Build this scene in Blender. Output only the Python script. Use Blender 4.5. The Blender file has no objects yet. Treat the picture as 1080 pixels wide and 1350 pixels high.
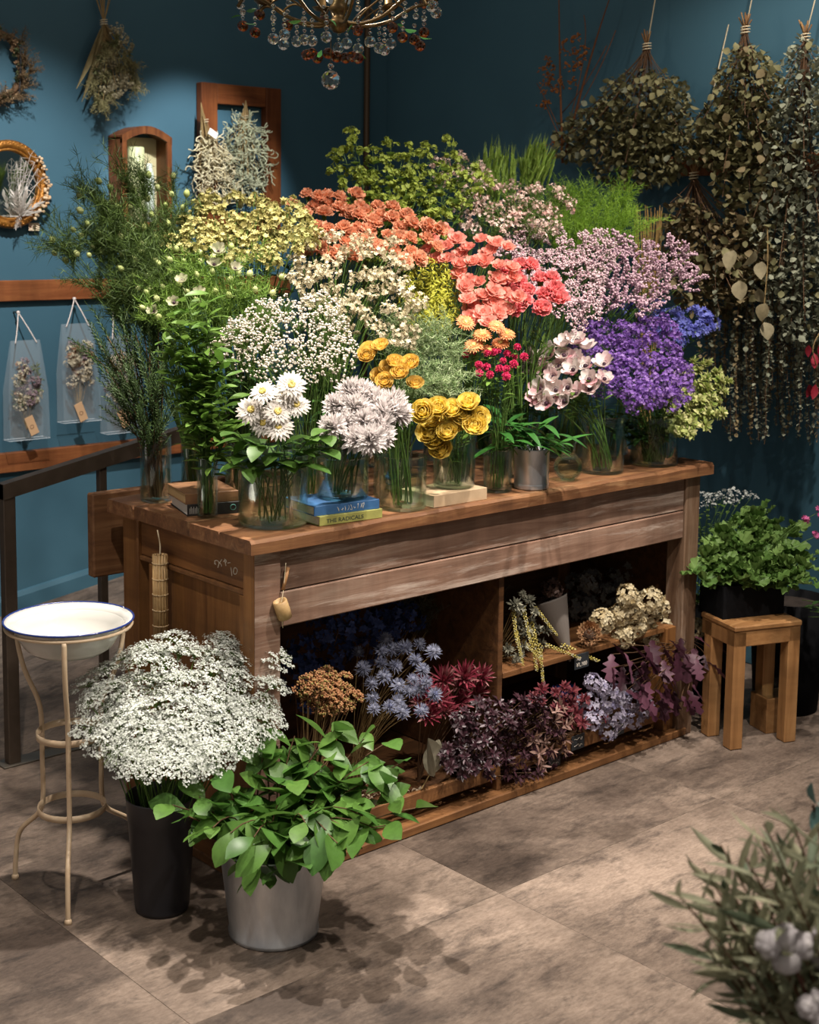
import bpy, math, random, functools
import numpy as np
from mathutils import Vector, Matrix
rnd = random.Random(7)
sc = bpy.context.scene
COL = sc.collection
# ---------------------------------------------------------------- camera
CAM = np.array([-1.8933, -2.6548, 1.6178])
YAW, PIT, ROL = math.radians(41.948), math.radians(7.049), math.radians(0.73)
FPX, CX, CY = 1885.1, 541.9, 525.3          # focal length and principal point, image taken as 1080 x 1350
_f = np.array([math.sin(YAW)*math.cos(PIT), math.cos(YAW)*math.cos(PIT), -math.sin(PIT)])
_r0 = np.array([math.cos(YAW), -math.sin(YAW), 0.0]); _u0 = np.cross(_r0, _f)
_r = _r0*math.cos(ROL)+_u0*math.sin(ROL); _u = -_r0*math.sin(ROL)+_u0*math.cos(ROL)
cd = bpy.data.cameras.new('camera'); cam = bpy.data.objects.new('camera', cd); COL.objects.link(cam)
cd.sensor_fit = 'VERTICAL'; cd.sensor_height = 36.0; cd.lens = FPX/1350*36
cd.shift_x = (540-CX)/1350; cd.shift_y = (CY-675)/1350
cd.clip_start = 0.05
cam.matrix_world = Matrix(((_r[0], _u[0], -_f[0], CAM[0]), (_r[1], _u[1], -_f[1], CAM[1]), (_r[2], _u[2], -_f[2], CAM[2]), (0, 0, 0, 1)))
cd.dof.use_dof = True; cd.dof.focus_distance = 3.65; cd.dof.aperture_fstop = 5.6
sc.camera = cam
def ray(x, y): return _f+_r*(x-CX)/FPX-_u*(y-CY)/FPX
def at(x, y, ax, v):                        # photo pixel -> world point on the plane axis = v
    d = ray(x, y); return CAM+d*((v-CAM[ax])/d[ax])
def atd(x, y, z): return CAM+ray(x, y)*z    # photo pixel -> world point at camera depth z
def dep(P): return float((np.asarray(P, float)-CAM)@_f)
# ---------------------------------------------------------------- world, lights, exposure
w = bpy.data.worlds.new('room_ambience'); sc.world = w; w.use_nodes = True
bg = w.node_tree.nodes['Background']; bg.inputs[0].default_value = (1.0, 0.90, 0.80, 1); bg.inputs[1].default_value = 0.19
def spot(name, loc, to, power, deg, blend=0.4, rad=0.03, col=(1.0, 0.92, 0.83)):
    l = bpy.data.lights.new(name, 'SPOT'); l.energy = power; l.spot_size = math.radians(deg); l.spot_blend = blend
    l.shadow_soft_size = rad; l.color = col
    o = bpy.data.objects.new(name, l); COL.objects.link(o); o.location = loc
    o.rotation_euler = (Vector(to)-Vector(loc)).to_track_quat('-Z', 'Y').to_euler()
    return o
spot('ceiling_spot', (-0.95, -0.55, 3.0), (0.05, 0.2, 0.60), 85, 62, 0.8)
spot('ceiling_spot', (0.15, 0.38, 3.0), (-0.05, 0.05, 0.2), 310, 66, 0.7)
spot('ceiling_spot', (0.62, -0.80, 3.0), (0.70, 0.30, 0.95), 180, 66, 0.8)
spot('ceiling_spot', (1.45, -0.80, 3.0), (1.45, 0.25, 0.85), 185, 64, 0.8)
spot('ceiling_spot', (0.45, -1.65, 3.0), (0.50, -0.75, 0.0), 150, 92, 0.8)
spot('ceiling_spot', (0.95, 0.75, 3.0), (1.47, 2.45, 1.66), 230, 27, 0.6, col=(1.0, 1.0, 1.0))
spot('ceiling_spot', (0.10, 0.90, 3.0), (0.66, 2.45, 1.08), 225, 54, 0.7, col=(1.0, 0.98, 0.95))
spot('ceiling_spot', (-0.75, -1.95, 3.0), (-0.25, -1.25, 0.5), 95, 60, 0.8)  # added fill, no known fixture: brightens the foreground bouquet and cotton
spot('ceiling_spot', (1.75, -0.30, 3.0), (2.45, 0.50, 1.65), 60, 66, 0.8)
sc.view_settings.view_transform = 'Standard'; sc.view_settings.look = 'None'
sc.view_settings.gamma = 1.0; sc.view_settings.use_curve_mapping = False
sc.view_settings.exposure = 0.5
sc.cycles.transparent_max_bounces = 32
sc.cycles.max_bounces = 8
sc.cycles.sample_clamp_indirect = 4.0
# ---------------------------------------------------------------- node helpers and materials
def srgb(c):
    if isinstance(c, str): c = [int(c[i:i+2], 16)/255 for i in (0, 2, 4)]
    return tuple((v/12.92 if v <= 0.04045 else ((v+0.055)/1.055)**2.4) for v in c)+(1.0,)
MATS = {}
def _new(name):
    m = bpy.data.materials.new(name); m.use_nodes = True; nt = m.node_tree
    return m, nt, nt.nodes['Principled BSDF']
def _n(nt, t, **kw):
    n = nt.nodes.new(t)
    for k, v in kw.items(): setattr(n, k, v)
    return n
def _coords(nt, scale=(1, 1, 1), rand=True):
    tc = _n(nt, 'ShaderNodeTexCoord'); mp = _n(nt, 'ShaderNodeMapping'); mp.inputs['Scale'].default_value = scale
    if rand:
        oi = _n(nt, 'ShaderNodeObjectInfo'); ad = _n(nt, 'ShaderNodeVectorMath', operation='MULTIPLY_ADD')
        ad.inputs[1].default_value = (7.3, 7.3, 7.3); nt.links.new(oi.outputs['Random'], ad.inputs[0]); nt.links.new(tc.outputs['Object'], ad.inputs[2])
        nt.links.new(ad.outputs[0], mp.inputs[0])
    else: nt.links.new(tc.outputs['Object'], mp.inputs[0])
    return mp.outputs[0]
def _ramp(nt, fac, stops):
    r = _n(nt, 'ShaderNodeValToRGB'); e = r.color_ramp.elements
    while len(e) < len(stops): e.new(0.5)
    for el, (p, c) in zip(e, stops): el.position = p; el.color = srgb(c)
    nt.links.new(fac, r.inputs[0]); return r.outputs[0]
def _noise(nt, vec, scale, detail=4, rough=0.6, dist=0.0):
    n = _n(nt, 'ShaderNodeTexNoise'); n.inputs['Scale'].default_value = scale; n.inputs['Detail'].default_value = detail
    n.inputs['Roughness'].default_value = rough; n.inputs['Distortion'].default_value = dist
    nt.links.new(vec, n.inputs['Vector']); return n.outputs['Fac']
def _mix(nt, fac, a, b, mode='MIX'):
    m = _n(nt, 'ShaderNodeMix', data_type='RGBA', blend_type=mode)
    if hasattr(fac, 'is_linked') or hasattr(fac, 'links'): nt.links.new(fac, m.inputs[0])
    else: m.inputs[0].default_value = fac
    for i, v in ((6, a), (7, b)):
        if isinstance(v, (tuple, list, str)): m.inputs[i].default_value = srgb(v) if isinstance(v, str) else v
        else: nt.links.new(v, m.inputs[i])
    return m.outputs[2]
def _bump(nt, h, bs, strength=0.3, dist=0.01):
    b = _n(nt, 'ShaderNodeBump'); b.inputs['Strength'].default_value = strength; b.inputs['Distance'].default_value = dist
    nt.links.new(h, b.inputs['Height']); nt.links.new(b.outputs[0], bs.inputs['Normal'])
def plain(name, c, rough=0.5, metal=0.0, noise=0.0, c2=None, scale=30, spec=0.5, bump=0.0, coat=0.0):
    if name in MATS: return MATS[name]
    m, nt, bs = _new(name)
    bs.inputs['Roughness'].default_value = rough; bs.inputs['Metallic'].default_value = metal; bs.inputs['Specular IOR Level'].default_value = spec
    bs.inputs['Coat Weight'].default_value = coat
    vec = _coords(nt); f = _noise(nt, vec, scale)
    col = _ramp(nt, f, [(0.3, c), (0.7, c2 or c)]); nt.links.new(col, bs.inputs['Base Color'])
    if bump: _bump(nt, f, bs, bump)
    MATS[name] = m; return m
def wood(name, stops, axis='x', scale=1.0, rough=0.6, wear=None, bump=0.35):
    if name in MATS: return MATS[name]
    m, nt, bs = _new(name); bs.inputs['Roughness'].default_value = rough; bs.inputs['Specular IOR Level'].default_value = 0.3
    s = {'x': (1.6, 22, 22), 'y': (22, 1.6, 22), 'z': (22, 22, 1.6)}[axis]
    vec = _coords(nt, tuple(v*scale for v in s)); g = _noise(nt, vec, 1.6, 7, 0.65, 0.6)
    col = _ramp(nt, g, [(0.28, stops[0]), (0.5, stops[1]), (0.72, stops[2])])
    v2 = _coords(nt, tuple((1 if v < 5 else 0.2)*3*scale*(1 if v > 5 else 1.4) for v in s)); big = _noise(nt, v2, 1.7, 5, 0.6, 0.3)
    col = _mix(nt, 0.55, col, _ramp(nt, big, [(0.3, (0.35, 0.35, 0.35)), (0.7, (1, 1, 1))]), 'MULTIPLY')
    if wear:
        v3 = _coords(nt, tuple(v*0.45*scale for v in s)); wf = _noise(nt, v3, 2.6, 8, 0.75, 0.4)
        k = _n(nt, 'ShaderNodeMapRange'); k.inputs[1].default_value = wear[1]; k.inputs[2].default_value = wear[1]+0.14; k.inputs[4].default_value = wear[2]
        nt.links.new(wf, k.inputs[0]); col = _mix(nt, k.outputs[0], col, wear[0])
    nt.links.new(col, bs.inputs['Base Color']); _bump(nt, g, bs, bump, 0.004)
    MATS[name] = m; return m
def petal(name, c1, c2, trans=0.25, rough=0.55, spec=0.25, c3=None, sheen=0.0):
    """thin plant tissue: colour varies from piece to piece, some light passes through"""
    if name in MATS: return MATS[name]
    m, nt, bs = _new(name); bs.inputs['Roughness'].default_value = rough; bs.inputs['Specular IOR Level'].default_value = spec
    g = _n(nt, 'ShaderNodeNewGeometry'); oi = _n(nt, 'ShaderNodeObjectInfo'); ad = _n(nt, 'ShaderNodeMath', operation='ADD'); fr = _n(nt, 'ShaderNodeMath', operation='FRACT')
    nt.links.new(g.outputs['Random Per Island'], ad.inputs[0]); nt.links.new(oi.outputs['Random'], ad.inputs[1]); nt.links.new(ad.outputs[0], fr.inputs[0])
    st = [(0.0, c1), (0.9, c2)] if c3 is None else [(0.0, c1), (0.6, c2), (1.0, c3)]
    col = _ramp(nt, fr.outputs[0], st)
    vec = _coords(nt); f = _noise(nt, vec, 60, 3); col = _mix(nt, 0.35, col, _ramp(nt, f, [(0.3, (0.6, 0.6, 0.6)), (0.6, (1, 1, 1))]), 'MULTIPLY')
    nt.links.new(col, bs.inputs['Base Color'])
    if trans:
        t = _n(nt, 'ShaderNodeBsdfTranslucent'); nt.links.new(col, t.inputs['Color']); mx = _n(nt, 'ShaderNodeMixShader'); mx.inputs[0].default_value = trans
        out = nt.nodes['Material Output']; nt.links.new(bs.outputs[0], mx.inputs[1]); nt.links.new(t.outputs[0], mx.inputs[2]); nt.links.new(mx.outputs[0], out.inputs['Surface'])
    MATS[name] = m; return m
def glass(name, tint=(0.93, 0.97, 0.95), ior=1.45, rough=0.02, gloss=1.0):
    """clear sheet glass or water surface: light passes straight, edges reflect more"""
    if name in MATS: return MATS[name]
    m, nt, bs = _new(name); nt.nodes.remove(bs)
    t = _n(nt, 'ShaderNodeBsdfTransparent'); t.inputs[0].default_value = tuple(tint)+(1,)
    gl = _n(nt, 'ShaderNodeBsdfGlossy'); gl.inputs['Roughness'].default_value = rough; gl.inputs[0].default_value = (gloss, gloss, gloss, 1)
    fr = _n(nt, 'ShaderNodeFresnel'); fr.inputs[0].default_value = ior
    mu = _n(nt, 'ShaderNodeMath', operation='MULTIPLY'); mu.inputs[1].default_value = 0.5; nt.links.new(fr.outputs[0], mu.inputs[0])
    mx = _n(nt, 'ShaderNodeMixShader'); nt.links.new(mu.outputs[0], mx.inputs[0]); nt.links.new(t.outputs[0], mx.inputs[1]); nt.links.new(gl.outputs[0], mx.inputs[2])
    nt.links.new(mx.outputs[0], nt.nodes['Material Output'].inputs['Surface']); MATS[name] = m; return m
def crystal(name, c, ior=1.5, rough=0.0):
    if name in MATS: return MATS[name]
    m, nt, bs = _new(name); bs.inputs['Base Color'].default_value = srgb(c); bs.inputs['Transmission Weight'].default_value = 1.0
    bs.inputs['IOR'].default_value = ior; bs.inputs['Roughness'].default_value = rough; MATS[name] = m; return m
# ---------------------------------------------------------------- mesh helpers
def unit(v):
    v = np.asarray(v, float); return v/(np.linalg.norm(v)+1e-12)
def basis(d, spin=0.0, up=None):
    """3x3 with third column along d"""
    d = unit(d); a = np.array([0, 0, 1.0]) if up is None else np.asarray(up, float)
    if abs(d@a) > 0.97: a = np.array([0, 1.0, 0])
    x = unit(np.cross(a, d)); y = np.cross(d, x); c, s = math.cos(spin), math.sin(spin)
    return np.stack([x*c+y*s, -x*s+y*c, d], 1)
def rotz(a): return np.array([[math.cos(a), -math.sin(a), 0], [math.sin(a), math.cos(a), 0], [0, 0, 1.0]])
class MB:
    def __init__(s): s.V = []; s.F = []; s.n = 0
    def add(s, T, pos=(0, 0, 0), R=None, sc=1.0):
        V = T[0]*np.asarray(sc, float)
        if R is not None: V = V@R.T
        s.V.append(V+np.asarray(pos, float))
        for f in T[1]: s.F.append(f+s.n)
        s.n += len(V); return s
    def tube(s, path, rad, n=6, cap=True):
        P = np.asarray(path, float); k = len(P); rad = np.broadcast_to(np.asarray(rad, float), (k,))
        tg = np.gradient(P, axis=0) if k > 2 else np.repeat((P[1]-P[0])[None], 2, 0)
        V = []; x = None
        for i in range(k):
            d = unit(tg[i])
            if x is None:
                a = np.array([0, 0, 1.0]) if abs(d[2]) < 0.9 else np.array([1.0, 0, 0]); x = unit(np.cross(a, d))
            else: x = unit(x-d*(x@d))
            y = np.cross(d, x); an = np.arange(n)*2*math.pi/n
            V.append(P[i]+rad[i]*(np.cos(an)[:, None]*x+np.sin(an)[:, None]*y))
        V = np.concatenate(V); i0 = np.arange(k-1)[:, None]*n; j = np.arange(n)[None]; j2 = (j+1) % n
        F = np.stack([i0+j, i0+j2, i0+n+j2, i0+n+j], -1).reshape(-1, 4); Fs = [F]
        if cap and n > 2:
            V = np.concatenate([V, P[:1], P[-1:]]); a = len(V)-2; jj = np.arange(n)
            Fs.append(np.stack([(jj+1) % n, jj, np.full(n, a)], -1)); b = (k-1)*n; Fs.append(np.stack([b+jj, b+(jj+1) % n, np.full(n, a+1)], -1))
        return s.add((V, Fs))
    def box(s, lo, hi, bev=0.0, R=None, pos=(0, 0, 0)):
        lo = np.asarray(lo, float); hi = np.asarray(hi, float)
        if bev <= 0:
            V = np.array([[(lo, hi)[i >> a & 1][a] for a in range(3)] for i in range(8)])
            return s.add((V, [np.array([[0, 2, 3, 1], [4, 5, 7, 6], [0, 1, 5, 4], [2, 6, 7, 3], [0, 4, 6, 2], [1, 3, 7, 5]])]), pos, R)
        bm = bmesh_box(tuple(hi-lo), bev); return s.add((bm[0]+(lo+hi)/2, bm[1]), pos, R)
    def lathe(s, prof, n=32, pos=(0, 0, 0), R=None):
        prof = np.asarray(prof, float); k = len(prof); an = np.arange(n)*2*math.pi/n
        V = np.stack([prof[:, 0:1]*np.cos(an), prof[:, 0:1]*np.sin(an), np.repeat(prof[:, 1:2], n, 1)], -1).reshape(-1, 3)
        i0 = np.arange(k-1)[:, None]*n; j = np.arange(n)[None]; j2 = (j+1) % n
        return s.add((V, [np.stack([i0+j, i0+j2, i0+n+j2, i0+n+j], -1).reshape(-1, 4)]), pos, R)
    def mesh(s, name, mat, smooth=True):
        me = bpy.data.meshes.new(name); V = np.concatenate(s.V)
        loops = np.concatenate([f.ravel() for f in s.F]); tot = np.concatenate([np.full(len(f), f.shape[1]) for f in s.F]); st = np.concatenate([[0], np.cumsum(tot)[:-1]])
        me.vertices.add(len(V)); me.vertices.foreach_set('co', V.astype(np.float32).ravel())
        me.loops.add(len(loops)); me.loops.foreach_set('vertex_index', loops.astype(np.int32))
        me.polygons.add(len(tot)); me.polygons.foreach_set('loop_start', st.astype(np.int32))
        me.polygons.foreach_set('use_smooth', np.full(len(tot), smooth)); me.update(calc_edges=True); me.validate()
        if mat is not None: me.materials.append(mat)
        return me
    def build(s, name, mat, parent=None, smooth=False, loc=(0, 0, 0)):
        return put(name, s.mesh(name, mat, smooth), parent, loc)
_bx = {}
def bmesh_box(sz, bev):
    k = (sz, bev)
    if k not in _bx:
        h = [v/2 for v in sz]; b = min(bev, min(h)*0.9); V = []; idx = {}
        for a in range(3):
            for sx in (-1, 1):
                for sy in (-1, 1):
                    for sz_ in (-1, 1):
                        s_ = (sx, sy, sz_); V.append([s_[i]*(h[i]-(0 if i == a else b)) for i in range(3)]); idx[(a,)+s_] = len(V)-1
        q = []; t = []
        for a in range(3):
            o1, o2 = [i for i in range(3) if i != a]
            for sg in (-1, 1):
                f = []
                for u, v in ((-1, -1), (1, -1), (1, 1), (-1, 1)):
                    s_ = [0, 0, 0]; s_[a] = sg; s_[o1] = u; s_[o2] = v; f.append(idx[(a,)+tuple(s_)])
                q.append(f if (sg > 0) == (a != 1) else f[::-1])
        for a in range(3):
            o1, o2 = [i for i in range(3) if i != a]
            for u in (-1, 1):
                for v in (-1, 1):
                    def g(face, w):
                        s_ = [0, 0, 0]; s_[a] = w; s_[o1] = u; s_[o2] = v; return idx[(face,)+tuple(s_)]
                    q.append([g(o1, -1), g(o1, 1), g(o2, 1), g(o2, -1)])
        for sx in (-1, 1):
            for sy in (-1, 1):
                for s3 in (-1, 1): t.append([idx[(0, sx, sy, s3)], idx[(1, sx, sy, s3)], idx[(2, sx, sy, s3)]])
        V = np.array(V, float); q = np.array(q); t = np.array(t)
        for F in (q, t):
            for i in range(len(F)):
                p = V[F[i]]; nrm = np.cross(p[1]-p[0], p[2]-p[0])
                if nrm@p.mean(0) < 0: F[i] = F[i][::-1]
        _bx[k] = (V, [q, t])
    return _bx[k]
def put(name, me, parent=None, loc=(0, 0, 0), R=None, s=1.0):
    o = bpy.data.objects.new(name, me); COL.objects.link(o)
    if R is None: o.location = [float(v) for v in loc]; o.scale = (s, s, s)
    else: o.matrix_basis = Matrix([[float(R[i][j])*s for j in range(3)]+[float(loc[i])] for i in range(3)]+[[0, 0, 0, 1]])
    if parent is not None: o.parent = parent
    return o
def tag(o, label, cat=None, group=None, kind=None):
    o['label'] = label
    if cat: o['category'] = cat
    if group: o['group'] = group
    if kind: o['kind'] = kind
    return o
def thing(name, label, cat, loc=(0, 0, 0), group=None):
    o = bpy.data.objects.new(name, None); COL.objects.link(o); o.location = [float(v) for v in loc]; o.empty_display_size = 0.02
    return tag(o, label, cat, group)
def struct(name, mb, mat, parent=None, smooth=False):
    o = mb.build(name, mat, parent, smooth)
    if parent is None: o['kind'] = 'structure'
    return o
def bez(a, b, c, n=9):
    t = np.linspace(0, 1, n)[:, None]; a, b, c = (np.asarray(v, float) for v in (a, b, c)); return (1-t)**2*a+2*t*(1-t)*b+t*t*c
def spline(pts, n=8):
    """Catmull-Rom through pts"""
    P = [np.asarray(p, float) for p in pts]; P = [2*P[0]-P[1]]+P+[2*P[-1]-P[-2]]; out = []
    for i in range(1, len(P)-2):
        for k in range(n):
            t = k/n; a, b, c, d = P[i-1:i+3]
            out.append(0.5*((2*b)+(-a+c)*t+(2*a-5*b+4*c-d)*t*t+(-a+3*b-3*c+d)*t**3))
    out.append(P[-2]); return np.array(out)
def U(a, b): return rnd.uniform(a, b)
def rdir(zmin=-1.0):
    while True:
        v = np.array([U(-1, 1), U(-1, 1), U(-1, 1)]); l = np.linalg.norm(v)
        if 0.1 < l < 1 and v[2]/l >= zmin: return v/l
# ================================================================ THE SETTING
YA, XB = 2.45, 2.52            # back wall plane, right wall plane
def wall_mat(name):
    m, nt, bs = _new(name); bs.inputs['Roughness'].default_value = 0.62; bs.inputs['Specular IOR Level'].default_value = 0.3
    vec = _coords(nt, rand=False); f = _noise(nt, vec, 1.4, 5, 0.6)
    nt.links.new(_ramp(nt, f, [(0.3, '375868'), (0.7, '3e6272')]), bs.inputs['Base Color'])
    _bump(nt, _noise(nt, vec, 90, 3), bs, 0.05, 0.003); MATS[name] = m; return m
M_wall = wall_mat('teal_paint')
def floor_mat():
    m, nt, bs = _new('stone_tile'); bs.inputs['Roughness'].default_value = 0.55; bs.inputs['Specular IOR Level'].default_value = 0.35
    v = _coords(nt, (1, 1, 1)); vs = _coords(nt, (1.0, 2.6, 1))
    a = _noise(nt, v, 1.8, 8, 0.66, 0.15); b = _noise(nt, vs, 6, 10, 0.78, 0.25); c = _noise(nt, vs, 46, 6, 0.8, 0.1)
    col = _ramp(nt, a, [(0.36, '51463f'), (0.50, '7c6e64'), (0.64, '9c8c80')])
    col = _mix(nt, 0.75, col, _ramp(nt, b, [(0.34, (0.40, 0.37, 0.35)), (0.52, (1.0, 0.98, 0.95)), (0.75, (0.80, 0.77, 0.74))]), 'MULTIPLY')
    col = _mix(nt, 0.55, col, _ramp(nt, c, [(0.35, (0.62, 0.58, 0.55)), (0.6, (1, 1, 1))]), 'MULTIPLY')
    oi = _n(nt, 'ShaderNodeObjectInfo'); col = _mix(nt, 0.5, col, _ramp(nt, oi.outputs['Random'], [(0, (0.88, 0.875, 0.87)), (1, (1, 1, 1))]), 'MULTIPLY')
    nt.links.new(col, bs.inputs['Base Color']); _bump(nt, b, bs, 0.12, 0.004); MATS['stone_tile'] = m; return m
M_floor = floor_mat(); M_grout = plain('grout', '6a5e54', 0.9)
fl = struct('floor', MB().box((-2.2, -3.4, -0.06), (XB+0.1, YA+0.1, -0.004)), M_grout)
TW = 0.885
for i in range(-3, 3):
    for j in range(-4, 4):
        x0, y0 = 0.487+i*TW, -0.352+j*TW; x1, y1 = min(x0+TW, XB), min(y0+TW, YA); x0 = max(x0, -2.1)
        if x1-x0 < 0.05 or y1-y0 < 0.05 or y0 < -3.3: continue
        c = np.array([(x0+x1)/2, (y0+y1)/2, 0]); h = np.array([(x1-x0)/2-0.0004, (y1-y0)/2-0.0004, 0])
        MB().box(-h+[0, 0, -0.006], h, 0.0006).build('tile', M_floor, fl, loc=c)
struct('wall_back', MB().box((-2.2, YA, -0.1), (XB+0.12, YA+0.12, 3.3)), M_wall)
struct('wall_right', MB().box((XB, -3.4, -0.1), (XB+0.12, YA, 3.3)), M_wall)
# ramp rising along the back wall, its edge behind the handrail
RX0, RS = 0.03, 0.14
V = np.array([[RX0, 1.215, 0], [RX0, YA, 0], [1.9, 1.215, RS*(1.9-RX0)], [1.9, YA, RS*(1.9-RX0)], [XB, 1.215, RS*(1.9-RX0)], [XB, YA, RS*(1.9-RX0)], [RX0, 1.215, -0.003], [RX0, YA, -0.003], [XB, 1.215, -0.003], [XB, YA, -0.003]])
struct('floor_ramp', MB().add((V, [np.array([[0, 2, 3, 1], [2, 4, 5, 3], [6, 7, 9, 8], [4, 8, 9, 5]]), np.array([[6, 4, 2], [6, 8, 4], [6, 2, 0]]), np.array([[7, 3, 5], [7, 5, 9], [7, 1, 3]])])), M_floor)
bb = MB(); bb.box((-2.2, YA-0.018, 0), (RX0, YA-0.001, 0.07), 0.004)
V = []
for x in (RX0, 1.9):
    z = RS*(x-RX0)
    for y, zz in ((YA-0.018, 0), (YA-0.018, 0.055), (YA-0.010, 0.072), (YA-0.001, 0.075), (YA-0.001, 0)): V.append((x, y, z+zz))
bb.add((np.array(V), [np.array([[i, i+5, i+6, i+1] for i in range(4)]), np.array([[0, 1, 2], [0, 2, 3], [0, 3, 4], [5, 7, 6], [5, 8, 7], [5, 9, 8]])]))
struct('baseboard_back', bb, M_wall)
struct('baseboard_right', MB().box((XB-0.018, -3.3, 0), (XB-0.001, 1.2, 0.07), 0.004), M_wall)
M_rail = wood('rail_wood', ['6e3c20', '8a5230', '9c6238'], 'x', 1.0, 0.45)
zt = at(0, 370, 1, YA-0.02)[2]; zb = at(0, 398, 1, YA-0.02)[2]
struct('trim_1', MB().box((-1.6, YA-0.024, zb), (1.95, YA-0.001, zt), 0.003), M_rail)
zt2 = at(0, 598, 1, YA-0.02)[2]; zb2 = at(0, 624, 1, YA-0.02)[2]
struct('trim_2', MB().box((-1.6, YA-0.034, zb2), (1.95, YA-0.001, zt2), 0.003), M_rail)
P = at(905, 206, 0, XB-0.02); Q = at(905, 232, 0, XB-0.02)
struct('trim_3', MB().box((XB-0.022, -0.4, Q[2]), (XB-0.001, 0.80, P[2]), 0.003), M_rail)
M_pole = plain('brown_enamel', '4a3722', 0.45, 0.2)
P = at(484, 100, 1, YA-0.02)
po = MB().tube([(P[0], YA-0.02, 0.25), (P[0], YA-0.02, 3.2)], 0.014, 10).build('wall_pipe', M_pole, smooth=True); tag(po, 'thin brown vertical pipe on the back wall near the corner', 'pipe')
# handrail
M_iron = plain('dark_iron', '50443a', 0.42, 0.2, c2='463b31'); RY = 1.175
hr = thing('handrail', 'dark brown steel handrail frame standing behind the counter', 'handrail', (0, RY, 0))
z1 = at(9, 637, 1, RY)[2]; sl = 0.185; px0 = -0.028
MB().box((px0-0.019, -0.016, 0.004), (px0+0.019, 0.016, z1), 0.002).build('post', M_iron, hr)
zr = lambda x: z1+(x-px0+0.019)*sl
V = []
for x in (px0-0.019, 1.25):
    for y, z in ((-0.019, -0.046), (0.019, -0.046), (0.019, 0), (-0.019, 0)): V.append((x, y, zr(x)+z))
MB().add((np.array(V), [np.array([[0, 3, 2, 1], [4, 5, 6, 7], [0, 1, 5, 4], [1, 2, 6, 5], [2, 3, 7, 6], [3, 0, 4, 7]])])).build('top_rail', M_iron, hr)
for x in (0.282, 1.23): MB().box((x-0.012, -0.012, 0.004), (x+0.012, 0.012, zr(x)-0.03), 0.001).build('post', M_iron, hr)
MB().box((-0.07, -0.03, 0), (1.26, 0.036, 0.005), 0.001).build('base_plate', plain('worn_steel', '5c554c', 0.4, 0.4), hr)
# ================================================================ THE COUNTER
L, W, H = 1.775, 0.654, 0.88
ct = thing('wooden_counter', 'old weathered wooden counter carrying the flower display', 'counter')
M_top = wood('worn_top', ['543420', '7a5235', '966c46'], 'x', 1.0, 0.55, ('a8845e', 0.57, 0.6))
M_side = wood('oiled_wood_z', ['623c1e', '845830', '9c6c3c'], 'z', 0.8, 0.55)
M_sidey = wood('oiled_wood_y', ['5e391e', '7c512b', '926335'], 'y', 0.8, 0.55)
M_apron = wood('limewashed_wood', ['6a4c3c', '8b6c5a', 'a08674'], 'x', 1.0, 0.7, ('b8a698', 0.53, 0.8))
M_inner = wood('inner_wood', ['3c2514', '5a3a20', '6e4a2a'], 'x', 1.0, 0.65)
M_lip = wood('lip_wood', ['5c3a20', '7a5230', '91653c'], 'x', 1.0, 0.6)
npk = 5; pw = W/npk
for i in range(npk):
    j0, j1 = U(0, 0.006), U(0, 0.006); n = 22; mb = MB(); V = []
    xs = np.linspace(j0, L-j1, n)
    for k, x in enumerate(xs):
        f0 = U(-0.003, 0.003) if i == 0 else 0.0008; dz = U(-0.0025, 0.0005); r = 0.006
        y0, y1 = i*pw+f0, (i+1)*pw-0.0008; z0, z1_ = H-0.036, H+dz*0.6
        V += [(x, y0, z0), (x, y0, z1_-r-U(0, 0.004)), (x, y0+r, z1_), (x, y1-0.002, z1_), (x, y1, z1_-0.002), (x, y1, z0)]
    F = [[k*6+a, (k+1)*6+a, (k+1)*6+(a+1) % 6, k*6+(a+1) % 6] for k in range(n-1) for a in range(6)]
    mb.add((np.array(V), [np.array(F), np.array([[0, 5, 4], [0, 4, 3], [0, 3, 2], [0, 2, 1]]), (n-1)*6+np.array([[0, 4, 5], [0, 3, 4], [0, 2, 3], [0, 1, 2]])]))
    mb.build('plank', M_top, ct)
for x0, y0, dy in ((0.03, 0.028, 0.047), (0.03, W-0.105, 0.075), (L-0.10, W-0.105, 0.075)): MB().box((x0, y0, 0.0), (x0+0.075, y0+dy, H-0.036), 0.003).build('leg', M_side, ct)
MB().box((L-0.098, 0.028, 0.0), (L-0.028, 0.098, H-0.036), 0.003).build('leg', wood('worn_leg', ['4f3725', '70543f', '8a705a'], 'z', 0.8, 0.65, ('a39385', 0.56, 0.6)), ct)
zs = 0.735
MB().box((0.105, 0.036, zs+0.001), (L-0.10, 0.058, H-0.036), 0.002).build('apron_board', M_apron, ct)
MB().box((0.105, 0.034, 0.647), (L-0.10, 0.058, zs-0.002), 0.003).build('apron_board', M_apron, ct)
MB().box((0.0305, 0.0262, 0.0), (0.1045, 0.0279, H-0.037), 0.0).build('post_facing', M_apron, ct)
# left end: top rail with chalk, moulding, recessed panel, lower rail
ys0, ys1 = 0.0755, W-0.106
MB().box((0.040, ys0, 0.742), (0.062, ys1, H-0.037), 0.002).build('end_rail', M_sidey, ct)
MB().box((0.034, ys0, 0.728), (0.062, ys1, 0.741), 0.003).build('moulding', M_lip, ct)
MB().box((0.034, ys0, 0.02), (0.06, ys0+0.018, 0.728), 0.002).build('stile', M_side, ct)
MB().box((0.034, ys1-0.068, 0.02), (0.06, ys1-0.046, 0.728), 0.002).build('stile', M_side, ct)
MB().box((0.052, ys0+0.018, 0.06), (0.062, ys1-0.046, 0.728)).build('end_panel', M_side, ct)
MB().box((0.034, ys0, 0.02), (0.062, ys1-0.046, 0.075), 0.002).build('end_rail', M_sidey, ct)
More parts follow.
